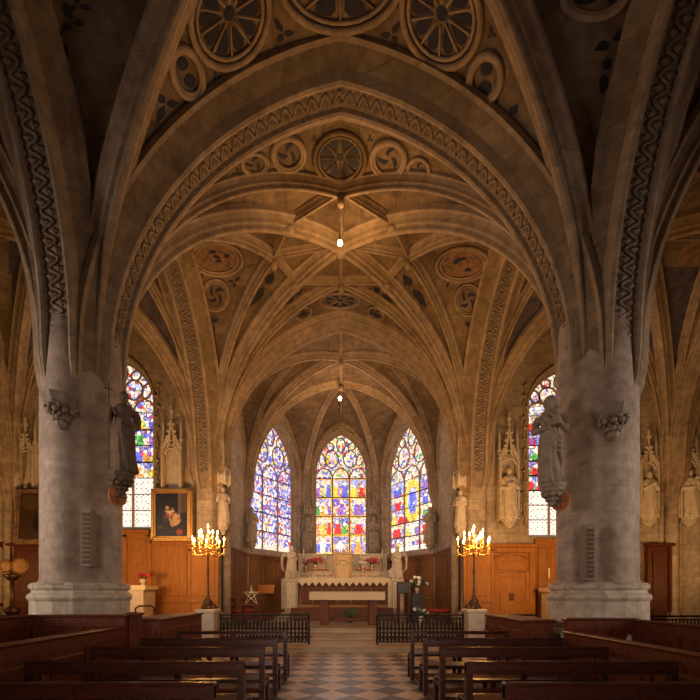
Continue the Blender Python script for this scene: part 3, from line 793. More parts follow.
# stone sill band above the panelling
# door in the right aisle wall
root = struct(E('door_1', (5.68, 13.9, 0)))
mb = MB().mat(HONEY); mb.box(-.78, -.60, -.10, .06, 0, 3.05, .02); mb.box(.60, .78, -.10, .06, 0, 3.05, .02); mb.box(-.78, .78, -.12, .06, 2.95, 3.12, .02); mb.box(-.84, .84, -.17, .06, 3.12, 3.24, .03)
mb.box(-.60, .60, -.02, .06, 2.3, 2.95); mb.tube([(-.6+1.2*i/16, -.10, 2.72+.2*sin(pi*i/16)) for i in range(17)], .035, 6); mb.box(-.46, .46, -.06, 0, 2.35, 2.68, .02)
mb.build('door_frame', None, root)
mb = MB().mat(HONEY); mb.box(-.60, -.46, -.08, .04, 0, 2.3, .01); mb.box(.46, .60, -.08, .04, 0, 2.3, .01); mb.box(-.46, .46, -.06, .04, 0, 2.28)
for z0, z1 in ((.15, .62), (.78, 2.12)): mb.box(-.38, .38, -.085, -.05, z0, z1, .03)
for z in (.08, .70, 2.22): mb.box(-.47, .47, -.08, -.05, z-.06, z+.06, .01)
mb.build('door_leaf', None, root)
mb = MB().mat(REDW); mb.box(-.09, .09, -.10, -.08, 1.35, 1.6, .01); mb.build('hatch', None, root)
# dark wooden doorway further right and the one behind the left pillar
for i, (x, zt, w) in enumerate(((10.72, 3.15, .42), (-10.45, 3.15, .62))):
    root = struct(E('door_%d' % (i+2), (x-.1*(i == 0), 13.88, 0)))
    mb = MB().mat(WOOD2); mb.box(-w, -w+.12, -.1, .08, 0, zt, .02); mb.box(w-.12, w, -.1, .08, 0, zt, .02); mb.box(-w-.04, w+.04, -.14, .08, zt, zt+.12, .03); mb.build('door_frame', None, root)
    mb = MB().mat(WOOD2); mb.box(-w+.12, w-.12, -.03, .06, 0, zt)
    for z0, z1 in ((.15, 1.1), (1.3, zt-.15)): mb.box(-w+.2, w-.2, -.06, -.03, z0, z1, .02)
    mb.build('door_leaf', None, root)

# ================================================================ FIGURES IN STONE
def remeshed(mb, name, vox, m, parent=None):
    tmp = mb.build('tmp', m); md = tmp.modifiers.new('r', 'REMESH'); md.mode = 'VOXEL'; md.voxel_size = vox; md.use_smooth_shade = True
    s2 = tmp.modifiers.new('s', 'SMOOTH'); s2.factor = .5; s2.iterations = 2
    dg = bpy.context.evaluated_depsgraph_get(); me = bpy.data.meshes.new_from_object(tmp.evaluated_get(dg)); me.name = name
    for p in me.polygons: p.use_smooth = True
    me.materials.clear(); me.materials.append(m)
    old = tmp.data; bpy.data.objects.remove(tmp); bpy.data.meshes.remove(old)
    o = bpy.data.objects.new(name, me); COL.objects.link(o); o.parent = parent; return o
def figure_mb(H, pose='book', hood=False, beard=False, seed=1, wide=1.0, lean=0.0, child=False):
    """robed standing saint, facing -y, feet at z = 0"""
    r = random.Random(seed); ph = r.uniform(0, 6); mb = MB()
    sec = [(0, .150, .125), (.03, .165, .14), (.15, .150, .125), (.30, .140, .115), (.45, .138, .108), (.56, .125, .098), (.64, .112, .088), (.72, .125, .092), (.78, .132, .088), (.815, .118, .075), (.838, .065, .055), (.86, .040, .042), (.885, .038, .042)]
    vs = []; fs = []; n = 40
    for (h, rx, ry) in sec:
        fold = max(0, .62-h)/.62
        for i in range(n):
            a = 2*pi*i/n
            k = 1+fold*(.11*sin(9*a+ph+h*4)+.05*sin(15*a+ph*2))+(.03*sin(6*a+h*22+ph) if h < .8 else 0)
            x = rx*wide*cos(a)*k+.03*sin(h*pi*1.3+ph)*(.9-h)+lean*h; y = ry*sin(a)*k-.02*sin(h*pi)
            vs.append((x*H, y*H, h*H))
    m = len(sec)
    for j in range(m-1):
        for i in range(n): fs.append((j*n+i, j*n+(i+1) % n, (j+1)*n+(i+1) % n, (j+1)*n+i))
    fs += [tuple(range(n-1, -1, -1)), tuple((m-1)*n+i for i in range(n))]
    mb.add(vs, fs)
    hx = lean*.93*H; hc = (hx, -.012*H, .93*H)
    mb.ball(hc, .062*H, 16, 12, (.82, .95, 1.12))
    mb.ball((hx, -.068*H, .922*H), .012*H, 8, 6, (.8, 1.2, 1.5))              # nose
    mb.ball((hx, -.055*H, .893*H), .016*H, 8, 6, (1.2, .8, .6))               # mouth and chin
    mb.ball((hx, -.045*H, .878*H), .020*H, 8, 6)
    for s in (-1, 1):
        mb.ball((hx+s*.053*H, -.01*H, .925*H), .012*H, 6, 5, (.5, .8, 1.4)); mb.ball((hx+s*.022*H, -.058*H, .945*H), .012*H, 6, 5, (1.4, .6, .5))
    if hood: mb.ball((hx, .010*H, .935*H), .078*H, 14, 10, (.95, .95, 1.1)); mb.tube([(hx, .05*H, .92*H), (hx, .07*H, .80*H), (0, .08*H, .6*H)], [.05*H, .075*H, .08*H], 10)
    else: mb.ball((hx, .012*H, .948*H), .066*H, 14, 10, (.9, .95, 1.0)); mb.tube([(hx, .04*H, .93*H), (hx, .045*H, .86*H)], [.045*H, .035*H], 8)
    if beard: mb.ball((hx, -.055*H, .865*H), .030*H, 10, 8, (.9, .7, 1.6))
    # mantle falling diagonally
    for k in range(4):
        mb.tube([((-.12+.01*k)*H, -.06*H, (.76-.03*k)*H), (-.02*H, -.118*H, (.60-.05*k)*H), ((.11)*H, -.08*H, (.50-.06*k)*H), (.125*H, -.03*H, (.34-.07*k)*H)], [.014*H, .017*H, .016*H, .01*H], 6)
    def arm(s, el, ha):
        mb.tube([(s*.115*H, 0, .775*H), (s*.148*H, .0, .70*H), tuple(c*H for c in el), tuple(c*H for c in ha)], [.042*H, .045*H, .042*H, .028*H], 10)
        e = Vector(el); h = Vector(ha); d = (h-e).normalized(); side = d.cross(Vector((0, 0, 1))); side = side.normalized() if side.length > .1 else Vector((1, 0, 0)); up = side.cross(d)
        mb.ball(tuple((h+d*.018)*H), .021*H, 8, 6)
        for q in range(4):
            b0 = h+d*.028+up*(.016-.0105*q); b1 = b0+d*(.026-.003*abs(q-1)); b2 = b1+d*.008-side*s*.014; mb.tube([b0*H, b1*H, b2*H], .0055*H, 5)
        b0 = h+d*.01+up*.018; mb.tube([b0*H, (b0+up*.016+d*.008)*H, (b0+up*.02+d*.022)*H], .0065*H, 5)
    if pose == 'book':
        arm(-1, (-.165, -.03, .60), (-.05, -.135, .585)); arm(1, (.16, -.03, .59), (.06, -.13, .64)); mb.box(-.085*H, .045*H, -.175*H, -.135*H, .575*H, .68*H)
    elif pose == 'pray':
        arm(-1, (-.155, -.05, .60), (-.012, -.15, .70)); arm(1, (.155, -.05, .60), (.012, -.15, .70))
    elif pose == 'staff':
        arm(-1, (-.17, -.03, .60), (-.15, -.13, .68)); arm(1, (.155, -.02, .58), (.05, -.13, .56)); mb.tube([(-.155*H, -.155*H, .0), (-.155*H, -.155*H, 1.02*H)], .012*H, 6); mb.box(-.20*H, -.11*H, -.165*H, -.145*H, .93*H, .95*H)
    elif pose == 'raise':
        arm(-1, (-.20, -.05, .72), (-.20, -.10, .90)); arm(1, (.165, -.03, .59), (.06, -.13, .62))
    elif pose == 'child':
        arm(-1, (-.165, -.04, .60), (-.05, -.14, .60)); arm(1, (.16, -.03, .60), (.08, -.13, .66)); 
        mb.tube([(.07*H, -.13*H, .62*H), (.065*H, -.125*H, .70*H), (.06*H, -.12*H, .755*H)], [.05*H, .045*H, .03*H], 10); mb.ball((.06*H, -.125*H, .80*H), .040*H, 12, 8); mb.tube([(.05*H, -.14*H, .72*H), (0, -.17*H, .74*H)], .015*H, 6)
    return mb
def saint(loc, H, m, rz=0, vox=.013, **kw):
    o = remeshed(figure_mb(H, **kw), 'stone_saint', vox*H/1.5, m); o.location = loc; o.rotation_euler = (0, 0, rz); return o
def console(loc, r, h, m, rz=0, leaves=True, seed=3):
    """carved half-round bracket"""
    mb = MB().mat(m); pr = [(.03, -h), (r*.30, -h*.93), (r*.34, -h*.80), (r*.22, -h*.72), (r*.45, -h*.55), (r*.75, -h*.36), (r*.86, -h*.30), (r*.80, -h*.24), (r*.95, -h*.14), (r, -h*.08), (r, 0)]
    mb.lathe(pr, 0, 0, 8)
    for i in range(len(mb.sm)): mb.sm[i] = False
    rr = random.Random(seed)
    for k in range(9):
        a = 2*pi*k/9; 
        for z, q in ((-h*.48, .62), (-h*.68, .34)):
            mb.ball((r*q*cos(a), r*q*sin(a), z), r*.20, 7, 5, (1, 1, .9)); mb.ball((r*(q+.16)*cos(a+.3), r*(q+.16)*sin(a+.3), z+.05), r*.11, 6, 4)
    return mb
def pixel_at(px, py, z): return W3(px, py, z)

# saints on the pillar sides
for s, px0, top, bot, kw, lab in ((-1, 124, 392, 473, dict(pose='staff', beard=True, seed=4, wide=.78), 'dark stone saint with a staff on the side of the left pillar'), (1, 550, 397, 484, dict(pose='child', hood=True, seed=9, wide=.8), 'grey hooded stone saint in loose robes on the side of the right pillar')):
    z = 7.0; base = W3(px0, bot, z); H = (bot-top)*z/F; x = base.x
    o = saint((x, z, base.z), H, CARVED if s < 0 else CARVEG, rz=-s*.45, vox=.011, **kw); tag(o, lab, 'statue', 'saints on the pillars')
    cb = console(None, .22, .38, CARVED if s < 0 else CARVEG).build('stone_console'); cb.location = (x+s*.06, z+.03, base.z); tag(cb, 'carved stone bracket under the saint of the %s pillar' % ('left' if s < 0 else 'right'), 'bracket', 'brackets under the saints')
# empty brackets facing the nave on both pillars
for s, px, py, lab in ((-1, 61, 397, 'empty carved bracket on the front of the left pillar'), (1, 613, 408, 'empty carved bracket on the front of the right pillar')):
    q = W3(px, py, 6.72); cb = console(None, .27, .52, CARVEG, seed=5).build('empty_console'); cb.location = q; tag(cb, lab, 'bracket', 'empty brackets on the pillars')
# column loudspeakers and round painted crosses
for s, px, y0, y1, lab in ((-1, 88, 509, 567, 'slim grey column loudspeaker on the front of the left pillar'), (1, 588, 525, 581, 'slim grey column loudspeaker on the front of the right pillar')):
    q = W3(px, y1, 6.72); q2 = W3(px, y0, 6.72); root = E('column_loudspeaker', q); tag(root, lab, 'loudspeaker', 'loudspeakers on the pillars'); h = q2.z-q.z
    MB().mat(GREY).box(-.075, .075, -.06, .10, 0, h, .01).build('cabinet', None, root)
    g = MB().mat(BRONZE)
    for k in range(11): g.box(-.055, .055, -.068, -.06, .05+k*(h-.1)/11, .05+(k+.72)*(h-.1)/11)
    g.build('grille', None, root)
for s, px, py in ((-1, 118, 496), (1, 560, 501)):
    z = 6.98; q = W3(px, py, z); root = E('consecration_cross', (q.x, z, q.z), s*radians(-62)); tag(root, 'round orange painted cross disc on the %s pillar under the saint' % ('left' if s < 0 else 'right'), 'medallion', 'painted cross discs')
    D = MB().mat(mat('orange_disc_paint', (.42, .13, .03), .6, 0, (.28, .07, .02), 9) if 'orange_disc_paint' not in MATS else MATS['orange_disc_paint']); D.T = Matrix.Rotation(pi/2, 4, 'X')
    D.lathe([(.16, -.03), (.168, 0), (.15, .014), (.135, .006), (.02, .01)], 0, 0, 24); D.build('disc', None, root)
    c = MB().mat(RUST); c.box(-.11, .11, -.045, -.02, -.02, .02); c.box(-.02, .02, -.045, -.02, -.11, .11)
    for a in range(4): c.ball((.10*cos(a*pi/2), -.03, .10*sin(a*pi/2)), .035, 6, 4, (1, .4, 1))
    c.build('cross', None, root)

# niches with saints: canopy, ogee gable with crockets, console
def niche(cx, zbase, w, hst, y, hgable, m=CARVEW, dark=CARVEG):
    """carved surround against a wall facing -y; origin at its foot"""
    root = E('saint_niche', (cx, y, zbase))
    b = MB().mat(m); b.box(-w*.72, w*.72, -.02, .02, -.02, hst*1.35); 
    b.build('back_slab', None, root)
    d = MB().mat(m)
    for s in (-1, 1):
        d.box(s*w*.62-.05, s*w*.62+.05, -.20, 0, 0, hst*1.25, .015); d.box(s*w*.62-.03, s*w*.62+.03, -.25, -.18, .06, hst*1.1, .01)
        # pinnacle
        d.lathe([(.07, hst*1.25), (.085, hst*1.28), (.055, hst*1.33), (.05, hst*1.5), (.01, hst*1.82)], s*w*.62, -.12, 6)
        d.lathe([(.05, 0), (.07, .03), (.04, .08)], s*w*.62, -.20, 6)
    d.build('side_shaft', None, root)
    g = MB().mat(m); P0 = []
    for i in range(21):
        q = -1+2*i/20; a = abs(q); v = hst*1.08+ (hgable*.55)*(1-a**1.3)*.62+ hgable*.45*max(0, 1-a*2.6)**1.7; P0.append((q*w*.62, -.20, v))
    g.tube(P0, .035, 6); g.tube([(x*.82, y0+.03, v-.09) for x, y0, v in P0], .025, 6)
    top = P0[10][2]
    g.lathe([(.03, top-.05), (.045, top+.05), (.02, top+.12), (.09, top+.2), (.04, top+.28), (.06, top+.36), (.01, top+.5)], 0, -.18, 7)
    for i in range(1, 20):
        x, y0, v = P0[i]; sg = -1 if i < 10 else 1
        if i != 10: g.ball((x+sg*.05, y0, v+.05), .052, 7, 5, (1, .8, 1)); 
    # pierced tracery under the gable
    g.tube([(w*.45*cos(pi*i/12), -.17, hst*1.02+w*.42*sin(pi*i/12)) for i in range(13)], .028, 6)
    for k in (-1, 0, 1): g.tube([(k*w*.28+.09*cos(2*pi*i/10), -.16, hst*1.2+.05*(1-abs(k))+.09*sin(2*pi*i/10)) for i in range(10)], .018, 5, closed=True)
    g.build('gable', None, root)
    c = console(None, w*.52, .3, m); c.build('console', None, root).location = (0, -.16, 0)
    return root
def niche_at(px, ybot, ytop, z, hw, label, seed, pose, stlabel, gable=1.3, rz=0):
    b = W3(px, ybot, z); t = W3(px, ytop, z); h = (t.z-b.z)
    n = niche(b.x, b.z, hw, h*1.04, 13.94, gable); tag(n, label, 'niche', 'carved wall niches')
    if stlabel: 
        o = saint((b.x, z-.16+.0, b.z), h, CARVEW, pose=pose, seed=seed, beard=seed % 2 == 0, vox=.012); o.location.y = 13.74; tag(o, stlabel, 'statue', 'saints in the wall niches')
niche_at(508.5, 520, 468, 13.8, .48, 'carved stone niche with a crocketed gable above the wooden door', 11, 'book', 'bearded stone saint in the niche above the wooden door', 1.5)
niche_at(648, 518, 472, 13.8, .46, 'carved stone niche half hidden by the right edge of the right pillar', 12, 'pray', 'stone saint in the niche just right of the right pillar', .95)
niche_at(688, 518, 470, 13.8, .46, 'carved stone niche right of the tall wall shaft at the right edge', 13, 'child', 'stone saint holding a child in the rightmost niche', .95)
niche_at(172, 512, 458, 13.8, .48, 'carved stone niche whose tall gable rises above the gold-framed painting', 14, None, None, 1.4)
niche_at(26, 512, 460, 13.8, .46, 'carved stone niche above the painting left of the left pillar', 15, None, None, .95)
# carved vine strips either side of the tall windows
for s in (-1, 1):
    for x in (6.18, 9.05):
        mb = MB().mat(CARVE); pts = [(s*x+.04*sin(k*.9), 13.95, 3.9+k*.12) for k in range(40)]; mb.tube(pts, .03, 5)
        for k in range(0, 40, 3): mb.ball((s*x-.05*sin(k*.9), 13.94, 3.9+k*.12), .055, 6, 4)
        trim(mb)
# saints on the choir piers and between the apse windows
def pier_saint(x, y, ybot, ytop, z, m, label, rz=0, canopy=True, seed=2, pose='book', g='saints on the choir walls', r=.2):
    b = W3(0, ybot, z).z; h = W3(0, ytop, z).z-b
    o = saint((x, y, b), h, m, rz=rz, pose=pose, seed=seed, hood=seed % 2 == 0, vox=.014); tag(o, label, 'statue', g)
    c = console(None, r, .4, m).build('stone_console'); c.location = (x, y, b); tag(c, 'small carved bracket under the '+label, 'bracket', 'brackets of the choir saints')
    if canopy:
        mb = MB().mat(m); t = h+.12
        mb.lathe([(r*.9, t), (r*1.15, t+.05), (r*1.1, t+.25), (r*.85, t+.33), (r*.6, t+.5), (r*.5, t+.75), (r*.2, t+1.05), (.02, t+1.5)], 0, 0, 6)
        for k in range(len(mb.sm)): mb.sm[k] = False
        for k in range(6):
            a = pi*k/3; mb.lathe([(.03, t-.06), (.045, t+.3), (.01, t+.55)], r*1.1*cos(a), r*1.1*sin(a), 5); mb.ball((r*.7*cos(a+.5), r*.7*sin(a+.5), t+.5), .05, 6, 4)
        q = mb.build('stone_canopy'); q.location = (x, y, b); tag(q, 'spired stone canopy over the '+label, 'canopy', 'canopies of the choir saints')
pier_saint(-3.93, 13.85, 523, 487, 13.8, CARVEW, 'pale stone saint on the left choir pier above the candelabra', .5, seed=21, pose='staff')
pier_saint(3.98, 13.85, 526, 490, 13.8, CARVEW, 'pale stone saint on the right choir pier above the candelabra', -.5, seed=22, pose='book')
pier_saint(-3.82, 17.75, 542, 507, 17.7, CARVE, 'stone saint left of the blue window', .5, False, 23, 'pray')
pier_saint(3.80, 17.75, 542, 507, 17.7, CARVE, 'stone saint right of the right apse window', -.5, False, 26, 'book')
pier_saint(-1.70, 21.1, 550, 517, 21.1, CARVEG, 'dark stone saint left of the central window', .2, True, 24, 'staff', r=.24)
pier_saint(1.68, 21.1, 550, 517, 21.1, CARVEG, 'dark stone saint right of the central window', -.2, True, 25, 'book', r=.24)

# ================================================================ PAINTINGS
def painted_panel(w, h, fn, res=.02):
    nx = int(w/res); ny = int(h/res); vs = []; fs = []; cols = []
    for j in range(ny+1):
        for i in range(nx+1): vs.append((-w/2+w*i/nx, 0, h*j/ny))
    for j in range(ny):
        for i in range(nx):
            fs.append((j*(nx+1)+i, j*(nx+1)+i+1, (j+1)*(nx+1)+i+1, (j+1)*(nx+1)+i)); c = fn((i+.5)/nx, (j+.5)/ny); cols += [c[0], c[1], c[2], 1]*4
    me = bpy.data.meshes.new('canvas'); me.from_pydata(vs, [], fs); me.materials.append(PAINT)
    at = me.color_attributes.new('col', 'FLOAT_COLOR', 'CORNER'); at.data.foreach_set('color', cols)
    o = bpy.data.objects.new('canvas', me); COL.objects.link(o); return o
def blob(u, v, cx, cy, rx, ry, rot=0):
    x, y = u-cx, v-cy; a = x*cos(rot)+y*sin(rot); b = -x*sin(rot)+y*cos(rot); return max(0, 1-(a/rx)**2-(b/ry)**2)
def holy_family(u, v):
    c = (.010, .005, .004)
    if v > .55 and u > .72: c = mixc(c, (.10, .055, .03), .8)
    if .70 < u < .78 and v > .35: c = (.13, .09, .06)
    for (cx, cy, rx, ry, rot, col) in ((.30, .42, .10, .14, .3, (.05, .05, .09)), (.42, .52, .16, .08, .5, (.50, .045, .02)), (.55, .50, .10, .07, -.4, (.42, .05, .02)), (.36, .66, .065, .055, 0, (.80, .50, .28)), (.52, .62, .05, .045, 0, (.55, .30, .16)),
            (.60, .42, .09, .14, -.3, (.85, .55, .30)), (.66, .32, .14, .06, .5, (.80, .50, .27)), (.50, .30, .06, .10, .5, (.75, .42, .22)), (.70, .46, .05, .05, 0, (.80, .55, .32)), (.74, .10, .12, .08, 0, (.42, .06, .02)), (.15, .22, .10, .05, 0, (.10, .07, .02)), (.45, .40, .05, .06, 0, (.7, .4, .2))):
        k = blob(u, v, cx, cy, rx, ry, rot)
        if k > 0: c = mixc(c, tuple(q*.6 for q in col), min(1, k*2.2))
    return c
def dark_scene(u, v):
    c = (.05, .025, .015)
    for (cx, cy, rx, ry, col) in ((.75, .6, .2, .25, (.10, .05, .03)), (.55, .35, .2, .2, (.015, .012, .012)), (.8, .3, .15, .1, (.12, .05, .02)), (.3, .8, .3, .2, (.08, .05, .03))):
        k = blob(u, v, cx, cy, rx, ry)
        if k > 0: c = mixc(c, col, min(1, k*2))
    return c
def framed(px0, px1, py0, py1, z, fn, label, fm, tilt=0):
    a = W3(px0, py1, z); b = W3(px1, py0, z); w = b.x-a.x; h = b.z-a.z; root = E('framed_painting', ((a.x+b.x)/2, z, a.z)); root.rotation_euler = (tilt, 0, 0); tag(root, label, 'painting')
    f = MB().mat(fm); t = .16
    for k, (g, y0) in enumerate(((0, -.02), (.05, -.07), (.11, -.035))):
        g2 = t if k == 2 else g+.06
        for (x0, x1, z0, z1) in ((-w/2+g, w/2-g, g, g2), (-w/2+g, w/2-g, h-g2, h-g), (-w/2+g, -w/2+g2, g, h-g), (w/2-g2, w/2-g, g, h-g)): f.box(x0, x1, y0, .08, z0, z1, .012)
    f.build('frame', None, root)
    c = painted_panel(w-2*t+.02, h-2*t+.02, fn); c.parent = root; c.location = (0, .0, t-.01)
    return root
framed(151, 192.5, 488.5, 541, 13.6, holy_family, 'gold framed dark painting of a woman with a child, left of the left candelabra', GOLD)
framed(13, 58, 487, 544, 13.45, dark_scene, 'brown framed dark painting hanging on the wall left of the left pillar', RUST, -.07)
# ================================================================ HIGH ALTAR AND SANCTUARY
def steps_tag(o, l): tag(o, l, 'steps'); return o
mb = MB().mat(STEPM)
for k, (hw, y0) in enumerate(((2.75, 16.7), (2.55, 17.05), (2.38, 17.4))):
    mb.box(-hw+.05, hw+.05, y0, 19.9, .45+.17*k, .45+.17*(k+1), .015)
st = E('altar_steps', (0, 16.7, .45)); tag(st, 'stone steps with red carpet leading up to the high altar', 'steps')
o = mb.build('treads', None, st); o.location = (0, -16.7, -.45)
mb = MB().mat(REDW)
for k, y0 in enumerate((16.7, 17.05, 17.4)): mb.box(-2.1, 2.2, y0-.012, y0+.36, .45+.17*(k+1)-.0, .45+.17*(k+1)+.012); mb.box(-2.1, 2.2, y0-.014, y0-.002, .47+.17*k, .45+.17*(k+1)+.012)
o = mb.build('red_carpet', None, st); o.location = (0, -16.7, -.45)

AZ = .96; ay = 18.0; zt = 2.24; xl, xr = -2.12, 2.28; xc = .08
root = E('high_altar', (xc, ay+.4, AZ)); tag(root, 'high altar with carved frontal and white lace cloth below the central window', 'altar')
def loc(o): o.location = (-xc, -(ay+.4), -AZ); return o
mb = MB().mat(REDW); mb.box(xl+.25, xr-.25, ay+.12, ay+.9, AZ, zt-.08)
mb.mat(GILTD)
for k in range(7):
    x = xl+.55+k*(xr-xl-1.1)/6; mb.tube([(x+.2*cos(pi*i/10), ay+.10, AZ+.62+.25*sin(pi*i/10)) for i in range(11)], .022, 5); mb.box(x-.235, x-.185, ay+.06, ay+.12, AZ+.05, AZ+.62, .01)
mb.box(xl+.22, xr-.22, ay+.05, ay+.14, AZ, AZ+.14, .01)
for k in range(34):
    x = xl+.3+k*(xr-xl-.6)/33; mb.ball((x, ay+.06, AZ+.22), .035, 6, 4)
loc(mb.build('frontal', None, root))
mb = MB().mat(CARVEW)
for x in (xl+.12, xr-.12): mb.box(x-.12, x+.12, ay+.02, ay+.25, AZ, zt-.1, .02)
mb.box(xl, xr, ay, ay+.95, zt-.1, zt-.02, .02); mb.box(xl-.6, xr+.6, ay+.9, ay+1.5, AZ-.1, zt+.02, .02)
loc(mb.build('altar_table', None, root))
mb = MB().mat(LACE); mb.box(xl-.02, xr+.02, ay-.03, ay+.9, zt-.02, zt+.005)
n = 15
for k in range(n):
    x0 = xl+(xr-xl)*k/n; w = (xr-xl)/n; mb.add([(x0, ay-.035, zt), (x0+w, ay-.035, zt), (x0+w, ay-.035, zt-.17), (x0+w*.5, ay-.045, zt-.34), (x0, ay-.035, zt-.17)], [(0, 1, 2, 3, 4)], False)
for x in (xl-.022, xr+.022): mb.add([(x, ay-.03, zt), (x, ay+.8, zt), (x, ay+.8, zt-.9), (x, ay-.03, zt-.9)], [(0, 1, 2, 3)], False)
for x0, x1 in ((xl-.02, xl+.14), (xr-.14, xr+.02)): mb.box(x0, x1, ay-.035, ay-.02, zt-.95, zt)
loc(mb.build('altar_cloth', None, root))
# gradine and retable
mb = MB().mat(CARVEW)
mb.box(xl+.1, xr-.1, ay+.95, ay+1.5, zt, zt+.30, .02); mb.box(xl+.0, xr-.0, ay+1.05, ay+1.5, zt+.30, zt+.38, .02)
mb.box(xl+.15, xr-.15, ay+1.25, ay+1.5, zt+.38, zt+1.1, .02); mb.box(xl+.1, xr-.1, ay+1.2, ay+1.5, zt+1.1, zt+1.18, .02)
mb.mat(GOLD)
for k in range(26):
    x = xl+.3+k*(xr-xl-.6)/25; mb.ball((x, ay+.94, zt+.15), .045, 6, 4)
loc(mb.build('retable', None, root))
mb = MB().mat(MATS['red_cloth'])
for x0, x1 in ((xl+.75, xl+1.55), (xr-1.55, xr-.75)):
    mb = MB().mat(REDC); mb.box(x0, x1, ay+1.1, ay+1.2, zt+.38, zt+.45); loc(mb.build('red_cloth_strip', None, root))
mb = MB().mat(CREAM); mb.box(xc-.42, xc+.42, ay+.85, ay+1.3, zt+.0, zt+1.12, .03); mb.box(xc-.48, xc+.48, ay+.8, ay+1.35, zt+1.1, zt+1.2, .03)
for k in range(9): mb.lathe([(.03, zt+1.2), (.04, zt+1.26), (.01, zt+1.36)], xc-.42+k*.105, ay+.9, 6)
for s in (-1, 1): mb.lathe([(.05, zt+.05), (.035, zt+.12), (.035, zt+.9), (.055, zt+1.0)], xc+s*.34, ay+.8, 10)
mb.tube([(xc+.22*cos(pi*i/12), ay+.82, zt+.62+.24*sin(pi*i/12)) for i in range(13)], .025, 6); mb.box(xc-.02, xc+.02, ay+.80, ay+.84, zt+.3, zt+.75); mb.box(xc-.12, xc+.12, ay+.80, ay+.84, zt+.56, zt+.6)
loc(mb.build('tabernacle', None, root))

def candlestick(x, y, z, h, name='altar_candlestick', m=BRASS, candle=.45, r=1):
    root = E(name, (x, y, z))
    MB().mat(m).lathe([(.09*r, 0), (.085*r, .02), (.03*r, .05), (.02*r, .09), (.035*r, h*.4), (.018*r, h*.45), (.03*r, h*.7), (.016*r, h*.75), (.02*r, h*.93), (.055*r, h*.96), (.05*r, h)], 0, 0, 14).build('stem', None, root)
    MB().mat(WAX).lathe([(.018*r, h), (.018*r, h+candle), (.006, h+candle+.02)], 0, 0, 8).build('candle', None, root)
    return root
for x, lab in ((-.72, 'tall brass candlestick on the high altar, second from the left'), (.88, 'tall brass candlestick on the high altar, second from the right'), (-1.72, 'tall brass candlestick at the left end of the high altar shelf'), (1.9, 'tall brass candlestick at the right end of the high altar shelf')):
    c = candlestick(x, ay+1.12, zt+.38, .55); tag(c, lab, 'candlestick', 'candlesticks on the high altar')

def bouquet(x, y, z, r, label, cols, group=None, seed=1, vase_m=BRASS, n=26, vh=.28):
    root = E('flower_vase', (x, y, z)); tag(root, label, 'flowers', group); rr = random.Random(seed)
    MB().mat(vase_m).lathe([(.07, 0), (.075, .02), (.04, .06), (.10, vh*.6), (.11, vh*.75), (.06, vh*.92), (.09, vh)], 0, 0, 14).build('vase', None, root)
    lf = MB().mat(LEAF); fl = MB()
    for k in range(n):
        a = rr.uniform(0, 2*pi); q = rr.uniform(0, 1)**.6; e = rr.uniform(.1, 1); p = Vector((cos(a)*q*r, sin(a)*q*r*.7, vh+r*.9*e+.05))
        lf.tube([(0, 0, vh*.9), tuple(p*.5+Vector((0, 0, vh*.5))), tuple(p)], .006, 4)
        d = Vector((cos(a+1), sin(a+1), rr.uniform(-.2, .6))).normalized(); s = d.cross(Vector((0, 0, 1))).normalized()*r*.10; b = p-Vector((0, 0, .03))
        lf.add([b, b+d*r*.2+s, b+d*r*.4, b+d*r*.2-s], [(0, 1, 2, 3)], False)
        if k % 3 != 2:
            fl.mat(cols[k % len(cols)])
            for j in range(6):
                aa = j*pi/3; fl.ball((p.x+.033*cos(aa), p.y-.01, p.z+.033*sin(aa)), .03*r/.3, 6, 4, (1, .6, 1))
            fl.ball(tuple(p), .03*r/.3, 6, 4)
    lf.build('foliage', None, root); fl.build('blossom', None, root); return root
bouquet(-1.18, ay+.98, zt+.38, .30, 'brass vase of red flowers on the left of the high altar', [FLOR, FLOR, REDC], 'red bouquets on the high altar', 1)
bouquet(1.42, ay+.98, zt+.38, .30, 'brass vase of red flowers on the right of the high altar', [FLOR, FLOR, REDC], 'red bouquets on the high altar', 2)
bouquet(1.0, ay+.82, zt+.30, .18, 'small bunch of white flowers beside the right red bouquet', [FLOW], None, 3, n=14)
bouquet(-1.6, ay+.90, zt+.30, .18, 'small bunch of dark red flowers at the left end of the high altar', [REDC], None, 4, n=12)

# kneeling angels on their pedestals
def angel(loc_, H, rz, label, s):
    mb = figure_mb(H, 'pray', seed=30+s, wide=1.25); mb.tube([(-.10*H, -.02*H, .30*H), (-.12*H, -.20*H, .20*H), (-.10*H, -.18*H, .04*H)], [.09*H, .08*H, .05*H], 10)
    for q in (-1, 1):
        pts = []; 
        for k in range(6):
            a = k/5; mb.tube([(q*.05*H, .09*H, .72*H), (q*(.16+.05*a)*H, .17*H, (.80-.02*k)*H), (q*(.23-.02*a)*H, .20*H, (.62-.10*a*3)*H), (q*(.20-.03*k)*H, .20*H, (.48-.32*a)*H)], [.03*H, .035*H, .03*H, .01*H], 6)
    o = remeshed(mb, 'angel_statue', .013, CARVEW); o.location = loc_; o.rotation_euler = (0, 0, rz); tag(o, label, 'statue', 'angels beside the high altar'); return o
for s, px, lab in ((-1, 291.5, 'white winged angel statue left of the high altar'), (1, 397, 'white winged angel statue right of the high altar')):
    z = 18.0; b = W3(px, 579, z); hp = b.z-.45-.34
    mb = MB().mat(CARVEW); mb.box(-.26, .26, -.24, .24, 0, .14, .02); mb.box(-.20, .20, -.19, .19, .14, hp-.12, .01); mb.box(-.14, .14, -.205, -.19, .28, hp-.26, .01); mb.box(-.25, .25, -.23, .23, hp-.12, hp, .02)
    p = mb.build('angel_pedestal'); p.location = (b.x, z, .79); tag(p, 'square pale stone pedestal under the %s angel' % ('left' if s < 0 else 'right'), 'pedestal', 'angel pedestals')
    angel((b.x, z, b.z), 1.42, -s*.8, lab, s)

